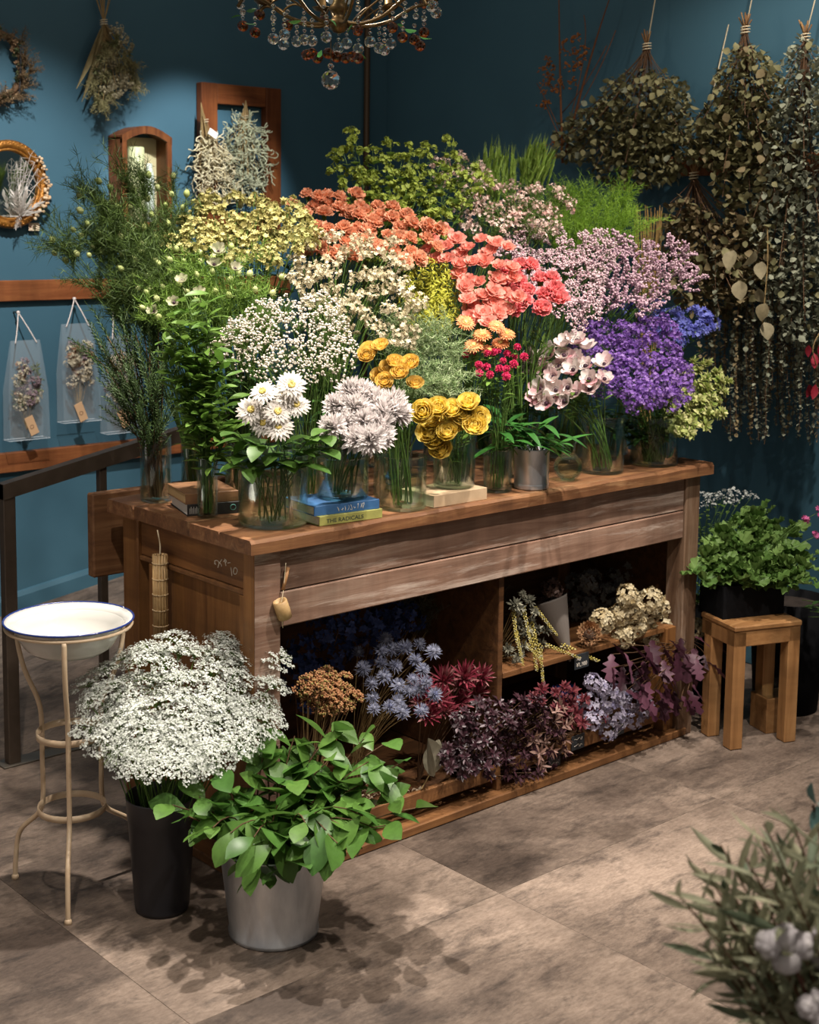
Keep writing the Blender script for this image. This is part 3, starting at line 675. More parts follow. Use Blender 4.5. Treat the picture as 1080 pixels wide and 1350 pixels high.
def f_rosette(n, l, w, bend=0.3, tl0=0.1, tl1=1.2, shape=1.0):
    def fn(mb, k):
        for i in range(n):
            a = i*2.4; tl = tl0+(tl1-tl0)*i/n+U(-0.15, 0.15); d = A_([math.cos(a)*math.cos(tl), math.sin(a)*math.cos(tl), math.sin(tl)]); mb.add(T_leaf(l*U(0.7, 1.1), w*U(0.8, 1.1), bend*U(0.5, 1.4), 0.12, 4, shape), (0, 0, U(-0.3, 0.3)*l), ydirup(d)@rotz(0))
    return fn
def f_leaf(l, w, bend=0.25, fold=0.1, seg=6, shape=1.0):
    def fn(mb, k): mb.add(T_leaf(l, w, bend*(0.6+0.5*k), fold, seg, shape))
    return fn
def f_lobed(mb, k):
    """geranium leaf: round, scalloped and slightly cupped, lying in XY from the origin along +Y"""
    n = 20; V = [(0, 0.004, 0)]; R = 0.022
    for i in range(n+1):
        a = math.radians(-150+300*i/n); r = R*(1+0.16*math.cos(i*math.pi*0.5*1.33)); V.append((r*math.sin(a), R*0.75+r*math.cos(a), 0.006*math.cos(i*1.7)+0.15*r))
    mb.add((A_(V), [A_([[0, i+2, i+1] for i in range(n)])]))
def f_pod(mb, k):
    mb.add(ICO2, (0, 0, 0.009), None, (0.0075, 0.0075, 0.0095))
    for i in range(5): a = i*1.257; mb.add(T_needle(0.009, 0.0014), (0.002*math.cos(a), 0.002*math.sin(a), 0.017), ydirup([math.cos(a), math.sin(a), 1.0]))
    for i in range(16): a = i*0.39; mb.add(T_needle(0.022*U(0.7, 1.1), 0.0009, 0.1), (0, 0, 0.001), ydirup([math.cos(a), math.sin(a), U(0.3, 1.1)]))
# ---------------------------------------------------------------- one stem = one thing
def camdir(P): return unit(CAM-np.asarray(P))
def stem_thing(name, label, cat, group, base, tip, stem_r, stem_mat, bloom=(), leaves=None, face=0.3, bow=0.65, side=(), kind=None, droop=0.0, wild=1.0):
    """root empty at the foot of the stem; stem tube; bloom parts at the tip; leaves along the stem"""
    base = np.asarray(base, float); tip = np.asarray(tip, float); r = thing(name, label, cat, base, group)
    v = tip-base; ctl = A_([v[0]*0.22, v[1]*0.22, v[2]*bow]); path = bez((0, 0, 0), ctl, v, 10)
    MB().tube(path, np.linspace(stem_r, stem_r*0.7, 10), 5, False).build('stem', stem_mat, r, True)
    tan = unit(path[-1]-path[-2]); d = unit((1-face)*tan+face*unit(camdir(tip)+A_([0, 0, 0.55]))+A_([0, 0, -droop])+rdir()*0.22)
    B = basis(d, U(0, 6.28))
    for pn, ms, s0, s1, off in bloom: put(pn, rnd.choice(ms), r, v+d*off, B, U(s0, s1))
    for pn, ms, s0, s1, n, t0, t1, spr in side:          # small side shoots carrying the same flowers
        for i in range(n):
            t = U(t0, t1); x = t*9; i0 = min(8, int(x)); p = path[i0]+(path[i0+1]-path[i0])*(x-i0); q = unit(unit(path[i0+1]-path[i0])+rdir(-0.2)*spr); put(pn, rnd.choice(ms), r, p, basis(q, U(0, 6.28)), U(s0, s1))
    if leaves:
        pn, ms, s0, s1, n, t0, t1, el = leaves
        for i in range(n):
            t = t0+(t1-t0)*(i+U(0.1, 0.9))/n; x = t*9; i0 = min(8, int(x)); p = path[i0]+(path[i0+1]-path[i0])*(x-i0); a = i*2.4+U(-0.5, 0.5)
            q = unit([math.cos(a), math.sin(a), el+U(-0.25, 0.35)*wild]); put(pn, rnd.choice(ms), r, p, ydirup(q) if wild <= 1 else ydirup(q)@roty(U(-0.7, 0.7)), U(s0, s1))
    return r
def scatter(regs, n):
    """evenly spread photo points over ellipses (cx, cy, rx, ry); returns points and their height 0..1 in the region"""
    pts = []; ys = [r[1]-r[3] for r in regs]+[r[1]+r[3] for r in regs]; y0, y1 = min(ys), max(ys); wt = [r[2]*r[3] for r in regs]
    for _ in range(n):
        best = None
        for c in range(14):
            R = rnd.choices(regs, wt)[0]; a = U(0, 6.28); q = math.sqrt(U(0, 1)); p = (R[0]+R[2]*q*math.cos(a), R[1]+R[3]*q*math.sin(a))
            dd = min([math.hypot(p[0]-s[0], p[1]-s[1]) for s in pts], default=1e9)
            if best is None or dd > best[0]: best = (dd, p)
        pts.append(best[1])
    return [(x, y, (y1-y)/(y1-y0+1e-6)) for x, y in pts]
ORD = ['leftmost', 'second from left', 'third from left', 'fourth from left', 'fifth from left', 'sixth from left', 'seventh from left', 'eighth from left', 'ninth from left', 'tenth from left', 'eleventh from left', 'twelfth from left', 'thirteenth from left', 'fourteenth from left']
def singled(objs, pts, label):
    """tell the stems of one bunch apart by their place in it"""
    n = len(objs)
    if n < 2: return
    if n <= 14:
        od = sorted(range(n), key=lambda i: pts[i][0])
        for k, i in enumerate(od): objs[i]['label'] = label+', '+(ORD[k] if k < n-1 else 'rightmost')
        return
    xs = sorted(p[0] for p in pts); ys = sorted(p[1] for p in pts); q = lambda a, f: a[int(f*(n-1))]; cells = {}
    for i, (x, y) in enumerate(pts):
        c = 0 if x < q(xs, .2) else 1 if x < q(xs, .4) else 2 if x < q(xs, .6) else 3 if x < q(xs, .8) else 4; r = 0 if y < q(ys, .34) else 1 if y < q(ys, .67) else 2
        cells.setdefault((r, c), []).append(i)
    for (r, c), ids in cells.items():
        zone = ('upper', 'middle', 'lower')[r]+' '+('far left', 'left', 'centre', 'right', 'far right')[c]
        for k, i in enumerate(sorted(ids, key=lambda j: pts[j][1])): objs[i]['label'] = label+', '+zone+('' if len(ids) == 1 else ', higher' if k == 0 else ', lower' if k == len(ids)-1 else ', between')
def bunch(name, label, cat, group, vase, regs, n, d0, d1, stem_r, stem_mat, jit=0.03, dj=0.02, zb=0.012, **kw):
    """n stems standing in vase (x, y, z, r); tips spread over regs; d0/d1 depth offset of the lowest/highest tips from the vase"""
    vx, vy, vz, vr = vase; D = dep((vx, vy, vz+0.2)); out = []; pts = []
    for x, y, h in scatter(regs, n) if not isinstance(n, list) else [(a, b, 0.5) for a, b in n]:
        tip = atd(x, y, D+d0+(d1-d0)*h+U(-dj, dj)); a = U(0, 6.28); q = vr*0.6*math.sqrt(U(0, 1))
        pts.append((x, y)); out.append(stem_thing(name, label, cat, group, (vx+q*math.cos(a), vy+q*math.sin(a), vz+zb), tip, stem_r, stem_mat, **kw))
    singled(out, pts, label); return out
M_stem = petal('green_stem', '3f5a22', '587236', 0.0, 0.5); M_dryst = petal('dry_stem', '7d6642', '9a8256', 0.0, 0.7); M_brst = petal('brown_stem', '4a3322', '5f4630', 0.0, 0.7)
M_g1 = petal('leaf_green', '37561f', '4f702c', 0.3, 0.45, 0.4); M_g2 = petal('leaf_dark_green', '27451c', '3a5c26', 0.25, 0.45, 0.4); M_g3 = petal('leaf_lime', '7d9a34', '9bb347', 0.3, 0.5); M_g4 = petal('leaf_mid', '4c682c', '667e3a', 0.3, 0.5)
# ================================================================ VASES AND BOOKS ON THE COUNTER
M_glass = glass('clear_glass', (0.95, 0.98, 0.965), 1.22, 0.02); M_gedge = glass('glass_rim', (0.85, 0.93, 0.90), 1.5); M_water = glass('water', (0.84, 0.91, 0.84), 1.08, 0.01)
def vase(label, x, y, z, r, h, wl=0.6, name='glass_vase', tin=None):
    v = thing(name, label, 'vase', (x, y, z)); t = 0.0035
    if tin:
        MB().lathe([(0, 0.003), (r*0.93, 0.003), (r*0.95, 0), (r*0.97, 0.004), (r, h-0.003), (r+0.002, h), (r-0.001, h), (r*0.93, 0.006), (0, 0.006)], 40).build('can_body', tin, v, True)
        MB().lathe([(r*0.972, 0.010), (r*0.985, 0.013), (r*0.978, 0.016)], 40).build('bead', tin, v, True); return v
    MB().lathe([(0, 0.0), (r*0.9, 0.0), (r, 0.004), (r, h-0.003)], 40).build('wall', M_glass, v, True)
    MB().lathe([(r-t, h-0.003), (r-t, 0.011), (r-t-0.004, 0.008), (0, 0.008)], 40).build('inner_wall', M_glass, v, True)
    MB().lathe([(r, h-0.003), (r+0.0004, h-0.001), (r-t/2, h), (r-t, h-0.001), (r-t, h-0.003)], 40).build('rim', M_gedge, v, True)
    MB().lathe([(0, 0.0085), (r-t-0.004, 0.0085), (r-t-0.0006, 0.012), (r-t-0.0006, h*wl), (0, h*wl)], 40).build('water', M_water, v, True)
    return v
HZ = H
def vz(x, y, z, ptop): return max(0.05, atz((x, y), ptop)-z)
def fv(px, py, z): P = at(px, py, 2, z); return float(P[0]), max(0.07, float(P[1]))
VS = {}
x, y = 0.157, 0.126; VS['gerb'] = (x, y, HZ, 0.085); vase('wide glass cylinder of white gerberas at the front counter corner', x, y, HZ, 0.085, vz(x, y, HZ, 577), 0.62)
x, y = 0.072, 0.285; VS['bud'] = (x, y, HZ, 0.024); vase('narrow glass bud vase of green leafy stems in front of the brown book', x, y, HZ, 0.026, vz(x, y, HZ, 603), 0.45)
x, y = 0.085, 0.545; VS['rose'] = (x, y, HZ, 0.038); vase('glass cylinder of rosemary at the back left counter corner', x, y, HZ, 0.041, vz(x, y, HZ, 578), 0.5)
x, y = 0.245, 0.60; VS['nig'] = (x, y, HZ, 0.038); vase('glass vase of feathery nigella standing behind the brown book', x, y, HZ, 0.040, 0.13)
x, y = 0.30, 0.46; VS['hell'] = (x, y, HZ, 0.045); vase('glass vase of pale hellebores and pods behind the white gerberas', x, y, HZ, 0.045, 0.15)
x, y = 0.40, 0.585; VS['yel'] = (x, y, HZ, 0.045); vase('glass vase of pale yellow stocks in the back row', x, y, HZ, 0.045, 0.17)
x, y = 0.37, 0.28; VS['gyp'] = (x, y, HZ, 0.06); vase('glass vase of gypsophila behind the gerbera cylinder', x, y, HZ, 0.06, 0.15)
x, y = 0.350, 0.095; VS['chr'] = (x, y, HZ+0.047, 0.062); vase('glass jar of white chrysanthemums standing on the blue book', x, y, HZ+0.047, 0.066, 0.105, 0.8)
x, y = 0.535, 0.075; VS['ryu'] = (x, y, HZ, 0.06); vase('low wide glass jar with few stems beside the blue book', x, y, HZ, 0.062, vz(x, y, HZ, 600), 0.62)
x, y = 0.728, 0.085; VS['ryl'] = (x, y, HZ+0.032, 0.052); vase('glass jar of yellow ranunculus standing on the beige book', x, y, HZ+0.032, 0.056, 0.125, 0.7)
x, y = 0.895, 0.085; VS['gom'] = (x, y, HZ, 0.036); vase('small glass tumbler of magenta globe amaranth next to the tin can', x, y, HZ, 0.040, vz(x, y, HZ, 592), 0.7)
x, y = 1.005, 0.060; VS['tin'] = (x, y, HZ, 0.045); vase('galvanised tin can of broad green leaves on the counter edge', x, y, HZ, 0.050, vz(x, y, HZ, 590), name='tin_can', tin=M_galv)
x, y = 1.365, 0.11; VS['ane'] = (x, y, HZ, 0.06); vase('clear glass cylinder of anemones right of the round flask', x, y, HZ, 0.066, vz(x, y, HZ, 548), 0.62)
x, y = 1.60, 0.10; VS['pur'] = (x, y, HZ, 0.066); vase('wide glass cylinder of purple statice at the right counter end', x, y, HZ, 0.074, vz(x, y, HZ, 548), 0.6)
for key, x, y, h, r, lab in (('cre', 0.52, 0.38, 0.17, 0.05, 'glass vase of cream statice behind the chrysanthemums'), ('car', 0.62, 0.575, 0.19, 0.05, 'glass vase of orange carnations in the back row'), ('bup', 0.90, 0.585, 0.21, 0.05, 'glass vase of lime bupleurum in the back row'),
        ('dil', 0.62, 0.215, 0.15, 0.05, 'glass vase of feathery green dill behind the yellow ranunculus'), ('cel', 0.80, 0.40, 0.17, 0.045, 'glass vase of yellow green celosia in the middle row'), ('cor', 0.95, 0.30, 0.16, 0.05, 'glass vase of coral ranunculus in the middle row'),
        ('cca', 1.12, 0.21, 0.15, 0.05, 'glass vase of coral pink carnations behind the tin can'), ('pch', 0.86, 0.20, 0.15, 0.04, 'glass vase of peach daisies behind the globe amaranth'), ('pin', 1.13, 0.575, 0.2, 0.05, 'glass vase of blush waxflower in the back row'),
        ('whe', 1.34, 0.585, 0.2, 0.05, 'glass vase of green wheat in the back row'), ('asp', 1.62, 0.57, 0.2, 0.055, 'glass vase of asparagus fern in the far back corner'), ('lim', 1.25, 0.40, 0.18, 0.055, 'glass vase of blush limonium in the middle row'),
        ('lil', 1.48, 0.36, 0.18, 0.055, 'glass vase of lilac pink statice behind the purple statice'), ('blu', 1.66, 0.31, 0.16, 0.045, 'glass vase of blue violet campanula at the right end')):
    VS[key] = (x, y, HZ, r); vase(lab, x, y, HZ, r, h)
# round flask
x, y = 1.175, 0.075; VS['flask'] = (x, y, HZ, 0.03); fk = thing('round_flask', 'round glass flask with narrow neck beside the tin can', 'vase', (x, y, HZ))
pr = [(0.0, 0.001), (0.02, 0.0)]+[(0.043*math.sin(a), 0.040-0.040*math.cos(a)) for a in np.linspace(0.55, 2.65, 14)]+[(0.020, 0.083), (0.020, 0.105), (0.024, 0.112)]
MB().lathe(pr, 40).build('wall', M_glass, fk, True)
MB().lathe([(max(0.0, a-0.003), b+0.003) for a, b in pr[:12]]+[(0.0, pr[11][1]+0.003)], 40).build('water', M_water, fk, True)
def text_mesh(body, size, mat, parent, origin, ux_, uy_, name='lettering', width=None):
    c = bpy.data.curves.new('t', 'FONT'); c.body = body; c.size = size; c.extrude = 0.0002; c.align_x = 'LEFT'
    o = bpy.data.objects.new('t', c); COL.objects.link(o); dg = bpy.context.evaluated_depsgraph_get(); dg.update(); me = bpy.data.meshes.new_from_object(o.evaluated_get(dg)); bpy.data.objects.remove(o)
    me.name = name; me.materials.clear(); me.materials.append(mat); ux_ = unit(ux_); uy_ = unit(uy_)
    if width:
        xs = [v.co.x for v in me.vertices]; k = width/(max(xs)-min(xs))
        for v in me.vertices: v.co.x *= k
    return put(name, me, parent, origin, np.stack([ux_, uy_, np.cross(ux_, uy_)], 1))
M_page = plain('book_pages', 'd9cfba', 0.8, c2='c8bca4', scale=200)
def book(label, P, Rt, D2, z, th, cover, spine=None, page=None, mark=None):
    """P near-left bottom corner, Rt near-right corner (spine side), depth D2"""
    P = A_([P[0], P[1], z]); u = A_([Rt[0]-P[0], Rt[1]-P[1], 0]); ln = np.linalg.norm(u); u = u/ln; v = A_([-u[1], u[0], 0]); R = np.stack([u, v, [0, 0, 1.0]], 1)
    b = thing('book', label, 'book', P); e = 0.0018
    MB().box((0, 0, 0), (ln, D2, e), 0.0006, R).build('back_cover', cover, b); MB().box((0, 0, th-e), (ln, D2, th), 0.0006, R).build('front_cover', cover, b)
    MB().box((0, -0.0012, 0), (ln, e, th), 0.0008, R).build('spine', spine or cover, b); MB().box((0.003, e, e), (ln-0.003, D2-0.003, th-e), 0, R).build('pages', page or M_page, b)
    if mark: mark(b, R, ln, th)
    return b
def darkmark(b, R, ln, th):
    mb = MB()
    for k in range(7): x = 0.006+0.0035*k; mb.tube([R@A_([x, -0.0016, 0.006]), R@A_([x, -0.0016, 0.024 if k % 2 else 0.02])], 0.0005, 4)
    mb.build('spine_bars', plain('spine_white', 'c9c4ba', 0.6), b); an_ = np.linspace(0, 6.28, 17); MB().tube(np.stack([R@A_([0.118+0.007*math.cos(t), -0.0016, 0.016+0.007*math.sin(t)]) for t in an_]), 0.0012, 5).build('green_ring', plain('spine_green', '3f6f66', 0.6), b, True)
P = at(247, 681, 2, H); Q = at(316, 676, 2, H)
book('thick book with white page edges and black spine, lowest in the left stack', P, Q, 0.17, H, 0.030, plain('black_cover', '1c1a19', 0.5), page=plain('white_pages', 'e2ddd4', 0.8), mark=lambda b, R, ln, th: darkmark(b, R, ln, th))
P2 = P+[-0.004, 0.002, 0]; Q2 = Q+[0.0, 0.006, 0]
book('brown book lying on the black spined book at the left', P2, Q2, 0.16, H+0.030, 0.027, plain('brown_cover', '7a5636', 0.55, c2='5e4028'), page=plain('tan_pages', 'a98a5e', 0.8))
P = at(421, 694, 2, H); Q = at(531, 689, 2, H); P[1] = max(P[1], 0.012); Q[1] = max(Q[1], 0.012)
book('yellow spined book under the blue book', P, Q, 0.15, H, 0.023, plain('yellow_cover', '9c9a52', 0.6, c2='8a8848'), mark=lambda b, R, ln, th: text_mesh('THE RADICALS', 0.014, plain('spine_ink', '2e3a34', 0.6), b, R@A_([0.02, -0.0016, 0.006]), R@A_([1, 0, 0]), [0, 0, 1], width=0.11))
P = at(414, 681, 2, H+0.023); Q = at(528, 677, 2, H+0.023); P[1] = max(P[1], 0.018); Q[1] = max(Q[1], 0.018)
def bluemark(b, R, ln, th):
    mb = MB(); r2 = random.Random(3)
    for k in range(9): x = 0.07+0.009*k; mb.tube(spline([R@A_([x+r2.uniform(-.004, .004), -0.0016, th*r2.uniform(0.2, 0.8)]) for _ in range(4)], 4), 0.0007, 4)
    mb.build('script_lettering', MATS['spine_white'], b, True)
book('blue book lying on the yellow spined book', P, Q, 0.145, H+0.023, 0.024, plain('blue_cover', '34608f', 0.55, c2='2c527c'), mark=bluemark)
P = at(590, 674, 2, H); Q = at(665, 663, 2, H); P[1] = max(P[1], 0.02); Q[1] = max(Q[1], 0.02)
book('beige book under the jar of yellow ranunculus', P, Q, 0.13, H, 0.032, plain('beige_cover', 'a98f70', 0.6, c2='b79d7e'), page=plain('cream_pages', 'd2c4a8', 0.8))
# ================================================================ FLOWERS ON THE COUNTER
LF = {}
def leafset(key, l, w, mat, bend=0.3, shape=1.0, n=3): LF[key] = variants(n, f_leaf(l, w, bend, 0.1, 6, shape), 'leaf', mat); return LF[key]
leafset('lance', 0.056, 0.017, petal('lance_leaf', '4a6a28', '66843a', 0.35, 0.45)); leafset('broad', 0.055, 0.036, M_g1, 0.4); leafset('round', 0.032, 0.024, M_g4, 0.2); leafset('dark', 0.06, 0.022, M_g2, 0.4); leafset('strap', 0.16, 0.034, petal('glossy_leaf', '24501e', '386e2a', 0.2, 0.45, 0.4), 0.5); leafset('blade', 0.09, 0.008, M_g4, 0.3)
def pair(key, mat1, fn1, nv, name): return variants(nv, fn1, name, mat1)
# white gerberas
M_white = petal('white_petal', 'dcd6ce', 'ccc4ba', 0.25); M_yeldisc = petal('gerbera_eye', 'b9a14a', 'd0bd72', 0.0)
GB = variants(3, f_gerbera, 'petals', M_white); GD = variants(2, f_disc, 'flower_eye', M_yeldisc)
bunch('gerbera', 'white gerbera daisy in the wide front glass cylinder', 'flower', 'white gerberas', VS['gerb'], None, [(347, 517), (376, 521), (384, 508), (331, 541), (366, 543), (391, 535), (347, 558), (368, 563)], -0.10, -0.10, 0.0022, M_stem, face=0.72, bloom=[('petals', GB, 1.08, 1.28, 0), ('flower_eye', GD, 1.1, 1.25, 0.001)])
_gf, _gp = [], []
for (x, y) in ((312, 568), (328, 600), (345, 585), (375, 610), (395, 590), (412, 575), (430, 590), (318, 612), (360, 602), (438, 566), (405, 608), (335, 580)):
    tip = atd(x, y, dep((*VS['gerb'][:2], 1.05))-0.06+U(-0.05, 0.05)); _gp.append((x, y)); _gf.append(stem_thing('foliage_sprig', 'broad green foliage sprig at the rim of the gerbera cylinder', 'foliage', 'foliage in the gerbera cylinder', (VS['gerb'][0]+U(-.04, .04), VS['gerb'][1]+U(-.04, .04), H+0.012), tip, 0.0016, M_stem, leaves=('leaf', LF['broad'], 1.0, 1.45, 5, 0.80, 1.0, 0.1)))
singled(_gf, _gp, 'broad green foliage sprig at the rim of the gerbera cylinder')
# white chrysanthemums
CH_ = variants(3, f_chrys, 'petals', petal('chrys_petal', 'e8e2de', 'd8cfcd', 0.3))
bunch('chrysanthemum', 'white chrysanthemum in the jar on the blue book', 'flower', 'white chrysanthemums', VS['chr'], [(480, 548, 46, 34)], 16, -0.12, 0.0, 0.002, M_stem, face=0.5, bloom=[('petals', CH_, 0.95, 1.2, -0.02)], leaves=('leaf', LF['dark'], 0.7, 1.0, 3, 0.6, 0.9, 0.1))
# yellow ranunculus
M_yel = petal('yellow_petal', 'dec24e', 'ecd67a', 0.35); RN = variants(3, f_ranunc, 'petals', M_yel)
bunch('ranunculus', 'yellow ranunculus in the jar on the beige book', 'flower', 'yellow ranunculus in the low jar', VS['ryl'], None, [(558, 544), (578, 538), (596, 541), (618, 532), (612, 548), (632, 550), (626, 563), (570, 556), (602, 560), (574, 580), (582, 592), (566, 570), (590, 570)], -0.13, -0.13, 0.002, M_stem, face=0.6, bloom=[('petals', RN, 1.0, 1.2, -0.01)], leaves=('leaf', LF['lance'], 0.5, 0.8, 2, 0.4, 0.8, 0.3))
bunch('ranunculus', 'golden ranunculus rising above the chrysanthemums', 'flower', 'golden ranunculus above the chrysanthemums', VS['ryu'], None, [(487, 462), (502, 456), (500, 496), (511, 486), (528, 491), (547, 506), (541, 479), (521, 478), (507, 503), (483, 468)], -0.10, -0.10, 0.002, M_stem, face=0.68, bloom=[('petals', variants(2, f_ranunc, 'petals', petal('gold_petal', 'dcb450', 'e8ca74', 0.3)), 0.75, 0.92, -0.008)], leaves=('leaf', LF['lance'], 0.4, 0.7, 2, 0.5, 0.9, 0.3))
# rosemary and green leafy stems at the left
RM = variants(3, f_needle_stem(0.16, 60, 0.024, 0.0035), 'needles', petal('rosemary', '283c1b', '42562b', 0.1, 0.6))
bunch('rosemary_sprig', 'dark green rosemary sprig in the back left glass cylinder', 'foliage', 'rosemary sprigs', VS['rose'], [(185, 500, 38, 70), (150, 470, 30, 30), (200, 430, 20, 30), (195, 540, 24, 30)], 36, -0.08, 0.06, 0.0018, M_brst, face=0.05, bloom=[('needles', RM, 0.85, 1.1, -0.08)], side=[('needles', RM, 0.5, 0.8, 3, 0.45, 0.9, 0.8)])
bunch('lance_leaf_greenery', 'fresh green lance leaved stem in the narrow bud vase', 'foliage', 'lance leaved stems', VS['bud'], [(250, 450, 42, 70), (275, 520, 34, 60), (290, 570, 22, 30)], 30, -0.03, 0.05, 0.0016, M_stem, face=0.05, bow=0.8, leaves=('leaf', LF['lance'], 0.8, 1.3, 14, 0.42, 1.0, 0.35), wild=1.6)
# nigella at the far left: pods on thready green
ND = variants(3, f_fern(9, 0.15, 0.07, 0.040, 0.0015), 'thread_leaves', petal('nigella_thread', '2c3f1a', '4c6028', 0.15, 0.6)); PD = variants(2, f_pod, 'seed_pod', petal('nigella_seedhead', '9aa862', 'b4bb80', 0.2))
bunch('nigella', 'feathery dark green nigella with pale pods fanning out at the left', 'foliage', 'nigella at the left', VS['nig'], [(170, 290, 75, 55), (110, 325, 40, 28), (200, 345, 40, 45), (215, 260, 35, 30)], 52, -0.06, 0.14, 0.0014, M_stem, face=0.0, bow=0.55, bloom=[('seed_pod', PD, 0.9, 1.25, 0)], side=[('thread_leaves', ND, 0.6, 1.0, 3, 0.6, 1.0, 0.6)])
# hellebore / pods
HB = variants(2, f_anem, 'petals', petal('hellebore', '9ea47c', 'b8b498', 0.3)); HE = variants(1, f_anemeye, 'flower_eye', petal('dark_eye', '2a1620', '3a2030', 0))
bunch('hellebore', 'pale green hellebore with dark eye beside the gypsophila', 'flower', 'hellebores', VS['hell'], None, [(203, 411), (240, 372), (282, 350), (262, 388), (230, 400), (310, 355), (288, 332)], -0.10, -0.10, 0.0016, M_stem, face=0.6, bloom=[('petals', HB, 0.55, 0.75, 0), ('flower_eye', HE, 0.6, 0.8, 0)])
bunch('nigella_seedhead', 'round light green nigella pod on a thin stem beside the gypsophila', 'seed pod', 'light green pods', VS['hell'], [(265, 360, 65, 45), (215, 400, 25, 30), (340, 365, 40, 30)], 34, -0.10, 0.08, 0.0013, M_stem, face=0.2, bloom=[('seed_pod', PD, 0.9, 1.2, 0)], side=[('thread_leaves', variants(2, f_fern(7, 0.10, 0.06, 0.03, 0.0016), 'thread_leaves', petal('nigella_light', '4f6e26', '74903c', 0.2, 0.6)), 0.7, 1.1, 2, 0.6, 0.95, 0.6)])
# yellow stocks
YS = variants(3, f_spray(17, 0.062, 0.055, T_star(5, 1, 0.62, 0.55), 0.0088, 4, 0.011, 0.5), 'blossoms', petal('stock_yellow', '989256', 'b2a86c', 0.25, c3='80844a'))
bunch('stock_flower', 'pale yellow stock flower spike in the back row', 'flower', 'pale yellow stocks', VS['yel'], [(300, 282, 62, 36), (375, 290, 38, 30), (255, 305, 35, 22), (340, 320, 55, 20)], 44, -0.14, 0.08, 0.0022, M_stem, face=0.25, bloom=[('blossoms', YS, 0.85, 1.1, -0.05)], leaves=('leaf', LF['round'], 0.7, 1.0, 4, 0.6, 0.95, 0.3))
# gypsophila
GY = variants(4, f_spray(52, 0.11, 0.07, ICO, 0.0034, 2, 0.008), 'blossoms', petal('gyp_white', 'dad2c4', 'bdb2a0', 0.15)); GT = variants(3, f_twigs(34, 0.11, 0.07), 'twigs', M_g4)
bunch('gypsophila_sprig', 'airy white gypsophila spray in the middle of the display', 'flower', 'gypsophila sprays', VS['gyp'], [(370, 425, 75, 40), (345, 450, 62, 35), (405, 455, 55, 30)], 22, -0.16, 0.02, 0.0013, M_stem, face=0.45, bloom=[('blossoms', GY, 0.8, 1.05, -0.045), ('twigs', GT, 0.8, 1.0, -0.045)])
# cream statice
CS = variants(4, f_side_spikes(6, 0.06, 0.06, 12, 0.04, 0.006, STAR5, 0.0066), 'blossoms', petal('cream_statice', 'c2b596', 'a89c7c', 0.2, c3='d2c8b0'))
bunch('statice', 'cream statice stem above the gypsophila', 'flower', 'cream statice', VS['cre'], [(455, 365, 70, 40), (490, 400, 60, 38), (420, 340, 36, 26), (500, 335, 36, 24), (530, 430, 25, 25)], 40, -0.16, 0.06, 0.0018, M_stem, face=0.3, bloom=[('blossoms', CS, 0.8, 1.1, -0.04)])
# orange carnations
OC = variants(4, f_carn, 'petals', petal('orange_petal', 'e29a74', 'f0b898', 0.4)); CX_ = variants(1, lambda mb, k: mb.lathe([(0.0025, -0.022), (0.0065, -0.016), (0.0075, -0.002), (0.009, 0.004)], 8), 'calyx', M_g4)
bunch('carnation', 'orange spray carnation in the back row', 'flower', 'orange carnations', VS['car'], [(415, 270, 32, 22), (455, 285, 50, 30), (500, 300, 45, 32), (540, 320, 40, 28), (440, 320, 40, 22), (575, 310, 16, 14)], 52, -0.16, 0.06, 0.0017, M_stem, face=0.4, bloom=[('petals', OC, 0.95, 1.3, -0.01), ('calyx', CX_, 0.9, 1.1, 0)], leaves=('leaf', LF['blade'], 0.5, 0.8, 2, 0.6, 0.9, 0.6))
# bupleurum
BU = variants(3, f_spray(9, 0.055, 0.035, T_star(6, 1, 0.6, 0.25), 0.0085, 4, 0.008), 'florets', petal('bupleurum', '7d8c34', '9aa84c', 0.3))
leafset('bupl', 0.034, 0.028, petal('bupl_leaf', '4f6a2a', '718a3e', 0.35), 0.15)
bunch('bupleurum', 'lime green bupleurum stem at the back top of the display', 'foliage', 'bupleurum stems', VS['bup'], [(490, 215, 52, 36), (560, 220, 50, 34), (530, 265, 75, 30), (600, 235, 40, 28), (445, 205, 14, 12), (595, 190, 10, 8), (470, 180, 14, 12), (500, 250, 60, 30)], 58, -0.08, 0.08, 0.0014, M_stem, face=0.2, bloom=[('florets', BU, 0.8, 1.15, -0.02)], side=[('florets', BU, 0.5, 0.9, 2, 0.72, 0.95, 0.7)], leaves=('leaf', LF['bupl'], 0.7, 1.1, 8, 0.62, 0.96, 0.35))
# blush waxflower
WX = variants(3, f_spray(24, 0.075, 0.06, STAR5, 0.0062, 3, 0.009), 'blossoms', petal('waxflower', 'd9b9ae', 'e3cfc4', 0.25, c3='c98f86')); 
WT = variants(2, f_fern(6, 0.09, 0.05, 0.022, 0.0016), 'needle_leaves', M_g4)
bunch('waxflower', 'blush waxflower sprig behind the coral flowers', 'flower', 'blush waxflower', VS['pin'], [(640, 265, 40, 42), (610, 230, 36, 24), (690, 285, 50, 25), (720, 270, 26, 20)], 30, -0.10, 0.08, 0.0014, M_stem, face=0.2, bloom=[('blossoms', WX, 0.8, 1.1, -0.03), ('needle_leaves', WT, 0.8, 1.1, -0.05)])
